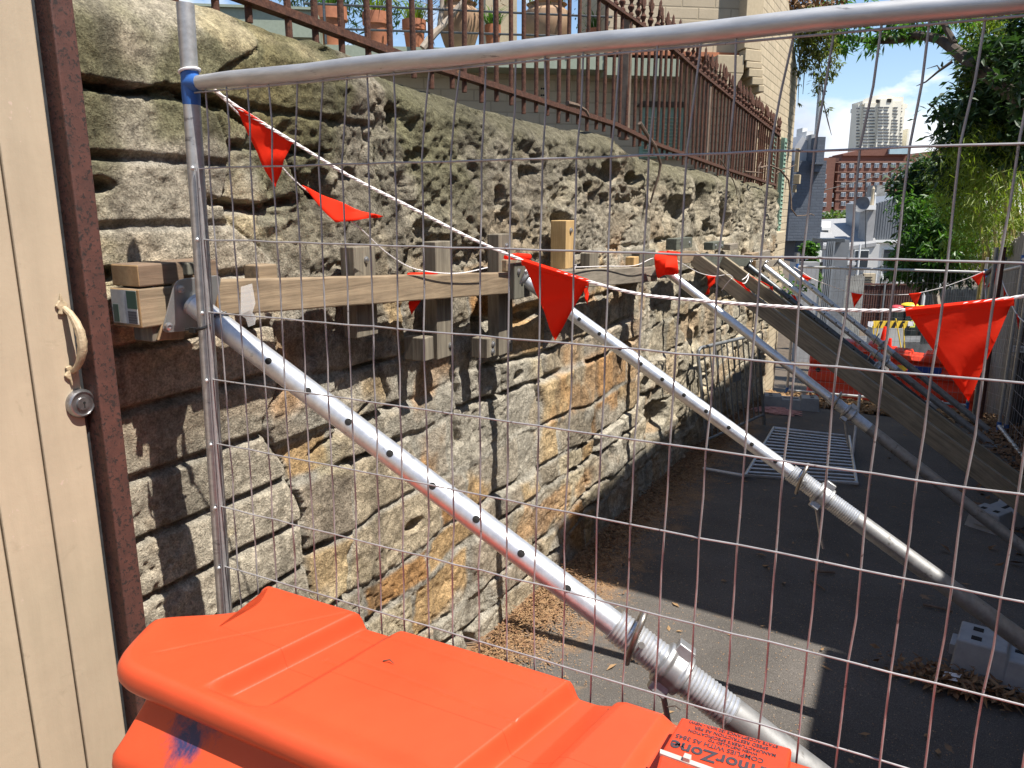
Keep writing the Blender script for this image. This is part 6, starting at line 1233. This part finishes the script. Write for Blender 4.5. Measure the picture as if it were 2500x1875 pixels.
foliage('crown', [B(2440, 250, 12.5, (.6, .7, .6)), B(2500, 110, 12.5, (.7, .7, .7)), B(2500, 300, 12.2, (.45, .6, .6)), B(2355, 300, 13.3, (.42, .5, .55)), B(2345, 420, 13.5, (.35, .5, .3)), B(2420, 130, 10.9, (.30, .4, .25)), B(2500, 190, 10.7, (.35, .4, .3))], 11500, .15, .06, M['leafdark'], bt, 11, droop=.4, clump=26)
foliage('limb_leaves', [B(2250, 66, 11.9, (.5, .5, .13)), B(2180, 78, 12, (.45, .5, .14)), B(2110, 95, 12.2, (.35, .4, .17)), B(2050, 100, 12.3, (.35, .4, .22)), B(2080, 60, 12.1, (.3, .4, .18)), B(1990, 60, 12.5, (.35, .4, .12)), B(2320, 60, 11.7, (.35, .4, .25)), B(2090, 20, 12, (.8, .5, .12))], 1500, .15, .04, M['leafmid'], bt, 12, droop=.8, clump=14)
foliage('unseen_shade_crown', [((2.6, 9.6, 5.0), (.9, .7, .7)), ((1.6, 6.6, 3.9), (.55, 1.2, .45))], 3500, .13, .065, M['leafdark'], bt, 13, clump=20)  # out-of-view crown blobs added to shade the lane
# bamboo
bbm = thing('bamboo_clump', 'feathery yellow green bamboo clump behind the right hand palings', 'bamboo', tuple(at(2440, 700, Y=14)))
b = MB(); rnd = random.Random(9)
for i in range(26):
    u = rnd.uniform(2400, 2540); yy = rnd.uniform(12.5, 15); p = at(u, 620, Y=yy); q = at(u-rnd.uniform(-5, 80), rnd.uniform(250, 420), Y=yy); b.tube([(p.x, p.y, gz(yy)), p, p.lerp(q, .6)+Vector((.02, 0, .1)), q], [.02, .018, .012, .005], 6)
b.build('canes', mat('bamboo_cane', (.42, .34, .10), (.30, .24, .07), 8, .5), bbm, smooth=True)
foliage('leaves', [B(2380, 330, 14.5, (.5, .6, .5)), B(2340, 400, 14.5, (.45, .6, .45)), B(2400, 450, 13.8, (.6, .6, .6)), B(2470, 380, 13.2, (.6, .5, .7)), B(2350, 520, 14, (.45, .5, .5)), B(2480, 520, 13, (.5, .5, .5)), B(2370, 600, 13.6, (.45, .4, .3)), B(2400, 90, 12.0, (.32, .4, .35)), B(2370, 50, 12.2, (.3, .4, .2)), B(2390, 160, 12.2, (.22, .3, .25)), B(2400, 370, 12.0, (.35, .4, .4)), B(2360, 440, 12.4, (.32, .4, .35)), B(2440, 480, 11.6, (.35, .4, .4)), B(2340, 350, 12.8, (.2, .3, .2)), B(2450, 590, 11.6, (.35, .3, .25))], 15000, .15, .017, M['leafbam'], bbm, 14, droop=.9, clump=18)
# shrubby tree in front of the white house
st = thing('small_tree', 'leafy dark green tree growing in front of the white house, pale bare twigs inside', 'tree', tuple(at(2260, 760, Y=17)))
b = MB(); 
for (u, v) in ((2220, 440), (2250, 470), (2200, 520), (2290, 500)): b.tube([at(2290, 760, Y=17), at(2275, 650, Y=17), at((u+2270)/2, (v+600)/2, Y=17), at(u, v, Y=17)], [.07, .06, .04, .015], 6)
b.build('trunk', M['palebark'], st, smooth=True)
foliage('crown', [B(2245, 440, 17, (.55, .6, .35)), B(2270, 420, 17, (.5, .6, .35)), B(2240, 480, 17, (.36, .5, .35)), B(2272, 540, 17, (.5, .5, .4)), B(2275, 610, 17, (.5, .5, .3)), B(2235, 635, 17, (.4, .5, .25)), B(2290, 480, 17, (.5, .6, .5)), B(2320, 560, 16.5, (.6, .6, .6)), B(2320, 650, 16, (.6, .5, .3)), B(2260, 670, 16.6, (.7, .5, .25)), B(2200, 648, 17, (.25, .4, .25))], 8500, .17, .06, M['leafdark'], st, 15, droop=.8, clump=16)
foliage('bright_sprays', [B(2205, 628, 16.8, (.35, .4, .16)), B(2260, 600, 16.2, (.6, .4, .3)), B(2300, 560, 16, (.6, .4, .4)), B(2340, 610, 15.6, (.6, .4, .3)), B(2245, 650, 16.2, (.6, .4, .25)), B(2230, 500, 16.4, (.4, .4, .3))], 4200, .16, .05, M['leafmid'], st, 16, droop=.8, clump=16)
# vines
vn_ = thing('hanging_vine', 'straggly vine hanging from the roof corner of the cream house against the sky', 'vine', tuple(at(1950, 60, Y=10.6)))
b = MB(); vp = []
for (pts) in ([(1930, 30), (1955, 90), (1965, 160), (1960, 230)], [(1960, 40), (1990, 110), (2005, 180), (2010, 250), (2022, 300), (2030, 330)], [(1980, 50), (2020, 120), (2035, 175)], [(1945, 60), (1952, 140), (1948, 260)]):
    P_ = [at(u, v, Y=10.6) for u, v in pts]; vp += P_; b.tube(P_, [.012]+[.008]*(len(P_)-2)+[.003], 5)
b.build('stems', M['bark'], vn_, smooth=True)
foliage('leaves', [B(1975, 95, 10.6, (.22, .2, .28)), B(2000, 130, 10.6, (.20, .2, .22)), B(1985, 60, 10.6, (.3, .3, .2)), B(2010, 195, 10.6, (.13, .12, .18)), B(1955, 130, 10.5, (.10, .1, .25)), B(2030, 165, 10.6, (.10, .1, .10)), B(2012, 258, 10.6, (.07, .06, .13)), B(1950, 220, 10.5, (.03, .03, .2))], 3600, .07, .022, leaf_mat('vine_leaf', (.16, .20, .06), (.10, .09, .03), 6, .4), vn_, 17, droop=.9, clump=10)
foliage('dry_leaves', [B(1965, 12, 11, (.5, .4, .16)), B(1930, 5, 11, (.3, .3, .12)), B(2000, 30, 11, (.3, .3, .12))], 700, .10, .04, M['leafdry'], vn_, 18, droop=.6)
iv = thing('green_creeper', 'bright green creeper on the corner of the slate grey house', 'creeper', tuple(at(1985, 700, D=23)))
foliage('leaves', [(atD(1976, 605, 23.2), (.28, .2, .20)), (atD(1985, 640, 23.2), (.14, .12, .35)), (atD(1990, 690, 23.2), (.16, .12, .4))], 1300, .13, .09, M['leafmid'], iv, 19, droop=.5)
b = MB(); b.tube([atD(1988, 760, 23.2), atD(1984, 640, 23.2), atD(1978, 600, 23.2)], .02, 5); b.build('stem', M['bark'], iv)
tw_ = thing('trailing_twigs', 'thin leafy twigs trailing beside the farthest steel props', 'creeper', tuple(at(1910, 680, Y=8.8)))
b = MB(); b.tube([at(1900, 650, Y=8.8), at(1908, 690, Y=8.8), at(1930, 715, Y=8.8), at(1975, 700, Y=8.8)], .004, 5); b.build('stem', M['bark'], tw_); foliage('leaves', [B(1905, 672, 8.8, (.06, .05, .09)), B(1928, 705, 8.8, (.09, .06, .09)), B(1960, 700, 8.8, (.14, .08, .06)), B(1975, 690, 8.8, (.08, .05, .05))], 70, .06, .045, M['leafmid'], tw_, 20)
# sticks and dead stems along the wall top
M['stick'] = mat('dead_stick', (.17, .12, .085), (.09, .06, .045), 30, .9, 0, .4, .002)
def stick(label, pts, r, X=-1.47, cat='stick'):
    P_ = [at(u, v, X=X+(dx_ if dx_ else 0)) for u, v, dx_ in pts]; b = MB(); n = len(P_); b.tube(P_, [r*(1-.6*i/(n-1)) for i in range(n)], 7); tag(b.build('stick', M['stick'], loc=P_[0], smooth=True), label, cat, 'dead sticks and stems')
stick('long curved dead stem drooping down the stone wall below the railing', [(1562, 300, 0), (1580, 330, .02), (1600, 358, .04), (1613, 400, .05), (1608, 430, .04), (1595, 470, .02), (1588, 495, 0)], .012)
stick('arching cane that springs off the far end of the wall over the shutters', [(1855, 410, 0), (1880, 404, .05), (1905, 415, .10), (1925, 440, .15), (1931, 480, .18), (1932, 510, .2), (1945, 527, .22), (1965, 526, .25), (1980, 522, .25), (1988, 526, .25)], .011)
stick('bent dead branch lying over the bottom rail left of the brown stanchion', [(1385, 252, -.08), (1410, 258, -.06), (1430, 270, -.04), (1438, 284, -.03)], .013)
stick('short dark twig poking out past the shutters from the wall top', [(1895, 425, 0), (1910, 414, .05), (1925, 410, .08), (1943, 402, .1)], .008)
stick('thin forked twig standing in front of the far railing bars', [(1850, 432, 0), (1852, 410, 0), (1858, 395, 0), (1857, 384, 0)], .010)
stick('loose horizontal twig caught on the railing foot at the far end', [(1818, 419, 0), (1845, 421, 0), (1865, 422, 0)], .009)
stick('slender twig hanging over the wall edge near the far end', [(1758, 388, 0), (1775, 415, .03), (1790, 440, .04), (1797, 460, .03), (1800, 485, .02)], .006)
# ------------------------------------------------------------------ litter
def scatter(name, n, fn, L, W, m, label=None, seed=1, curl=.4, z0=.004, kind='stuff', wrap=None):
    rnd = random.Random(seed); V = []; F = []
    for i in range(n):
        x, y, h = fn(rnd); p = Vector((x, y, gz(y)+z0+h)); a = rnd.uniform(0, 6.28); tl = rnd.gauss(0, curl); d = Vector((math.cos(a), math.sin(a), tl*.6)).normalized(); s = Vector((-math.sin(a), math.cos(a), rnd.gauss(0, curl)*.6)).normalized(); up_ = d.cross(s)
        l = L*rnd.uniform(.4, 1.3); w_ = W*rnd.uniform(.5, 1.3); b0 = len(V); cu = up_*rnd.uniform(-.3, .3)*l
        V += [p-d*l*.5, p+s*w_*.5+cu*.5, p+d*l*.5, p-s*w_*.5+cu*.5]; F += [(b0, b0+1, b0+2, b0+3)]
    me = bpy.data.meshes.new(name); me.from_pydata([tuple(v) for v in V], [], F); me.materials.append(m); o = bpy.data.objects.new(name, me); scene.collection.objects.link(o); tag(o, label, kind=kind); return o
M['leaf2'] = mat('brown_leaf_litter', (.24, .13, .06), (.09, .045, .022), 30, .85, 0, .3, .002); M['leaf3'] = mat('tan_leaf_litter', (.30, .19, .095), (.22, .13, .06), 30, .85, 0, .3, .002)
scatter('sawdust', 26000, lambda r: (-1.47+abs(r.gauss(0, .15)) , r.uniform(2.0, 7), 0), .011, .005, M['chip'], seed=1, curl=.15, z0=.003)
scatter('sawdust_specks', 7000, lambda r: (r.uniform(-1.4, .6), r.uniform(1.6, 6.5), 0), .006, .004, M['chip'], seed=2, curl=.1, z0=.003)
scatter('leaf_litter', 5200, lambda r: (-1.47+abs(r.gauss(0, .11)), r.uniform(2.2, 9.5), abs(r.gauss(0, .010))), .032, .010, M['leaf2'], seed=3, curl=.5)
scatter('wall_foot_litter', 2600, lambda r: (-1.45+abs(r.gauss(0, .10)), r.uniform(2.2, 5.4), abs(r.gauss(0, .014))), .022, .007, M['leaf3'], seed=4, curl=.6)
scatter('far_leaf_litter', 6000, lambda r: (r.uniform(-1.6, .9), 8.6+abs(r.gauss(0, 1.0)), abs(r.gauss(0, .02))), .08, .04, M['leaf3'], seed=5, curl=.6)
scatter('right_leaf_litter', 3800, lambda r: (1.1-abs(r.gauss(0, .22)), r.uniform(4.5, 10), abs(r.gauss(0, .02))), .08, .035, M['leaf2'], seed=6, curl=.6)
scatter('lane_leaves', 90, lambda r: (r.uniform(-1.1, .9), r.uniform(2.2, 9), .003), .05, .018, M['leaf3'], seed=7, curl=.3)
hp_ = atG(2290, 1660)
scatter('leaf_pile', 330, lambda r: (hp_.x+r.gauss(0, .10)+.04, hp_.y+r.gauss(0, .045), abs(r.gauss(0, .022))), .042, .019, M['leaf2'], seed=8, curl=.8)
scatter('leaf_pile_tan', 70, lambda r: (hp_.x+r.gauss(0, .13)+.08, hp_.y+r.gauss(0, .05), .01+abs(r.gauss(0, .025))), .05, .022, M['leafdry'], seed=9, curl=.8)
hq = atG(2420, 1710); scatter('leaf_pile_right', 160, lambda r: (hq.x+r.gauss(0, .12), hq.y+r.gauss(0, .03), abs(r.gauss(0, .02))), .06, .022, M['leafdry'], seed=10, curl=.8)
p = atG(2318, 1675)+Vector((0, 0, .035)); b = MB(); b.add([p+Vector((-.03, -.02, 0)), p+Vector((.02, -.035, .012)), p+Vector((.035, .01, .02)), p+Vector((-.02, .025, .008)), p+Vector((.004, -.005, .022))], [(0, 1, 4), (1, 2, 4), (2, 3, 4), (3, 0, 4)]); tag(b.build('paper_scrap', M['paper'], loc=p, solid=.0006), 'crumpled scrap of white paper in the leaf pile by the grey fence foot', 'paper')
def gst(label, pts, r=.006, z=.006):
    P_ = [atG(u, v)+Vector((0, 0, z+.004*(i % 2))) for i, (u, v) in enumerate(pts)]; b = MB(); b.tube(P_, r, 6); tag(b.build('stick', M['stick'], loc=P_[0], smooth=True), label, 'stick', 'dead sticks and stems')
gst('short thick dark stick lying alone on the middle of the asphalt', [(1980, 1394), (2008, 1400), (2038, 1400)], .007)
gst('pale thin curved twig on the asphalt below the dark stick', [(1978, 1419), (1996, 1432), (2014, 1443)], .004)
gst('pale stick end lying in the sawdust at the foot of the wall near the barrier', [(1158, 1524), (1180, 1529), (1203, 1533)], .010)
gst('long thin bent twig in the leaves beside the barrier', [(1130, 1575), (1170, 1572), (1215, 1553), (1245, 1530)], .004)
gst('small crooked twig on the asphalt under the nearest prop', [(1270, 1548), (1283, 1540), (1292, 1556), (1280, 1558)], .004)
gst('flat brown leaf shaped stick lying right of centre on the asphalt', [(2253, 1478), (2290, 1488), (2325, 1495)], .006)
gst('arching bare twig sticking out of the leaf pile over the grey fence foot', [(2325, 1635), (2390, 1632), (2440, 1600), (2490, 1588)], .004, .06)
p = atG(2429, 1255); b = MB(); b.sphere(p+Vector((0, 0, .032)), .033, 16, 10); tag(b.build('tennis_ball', mat('ball_felt', (.42, .46, .10), (.34, .38, .08), 60, .95), loc=p, smooth=True), 'dull green ball resting by the fence foot under the raker', 'ball')
b = MB(); b.box((2.6, 5.95, 2.55), (2.2, 5.8, 6.5)); tag(b.build('neighbour_building', M['cbL'], loc=(2.6, 5.95, -.4)), 'tall two storey side wall of the neighbouring building past the low wall on the right', 'building')  # unseen block added to cast the broad shade on the lane
# ------------------------------------------------------------------ unseen wall added on the right to shade the lane
b = MB(); b.box((1.78, -.68, 1.45), (.5, 7.44, 3.4)); tag(b.build('lane_shade_wall', M['cbL'], loc=(1.78, -1, -.2)), 'unseen cream wall added along the right beside the camera to shade the lane', 'wall')
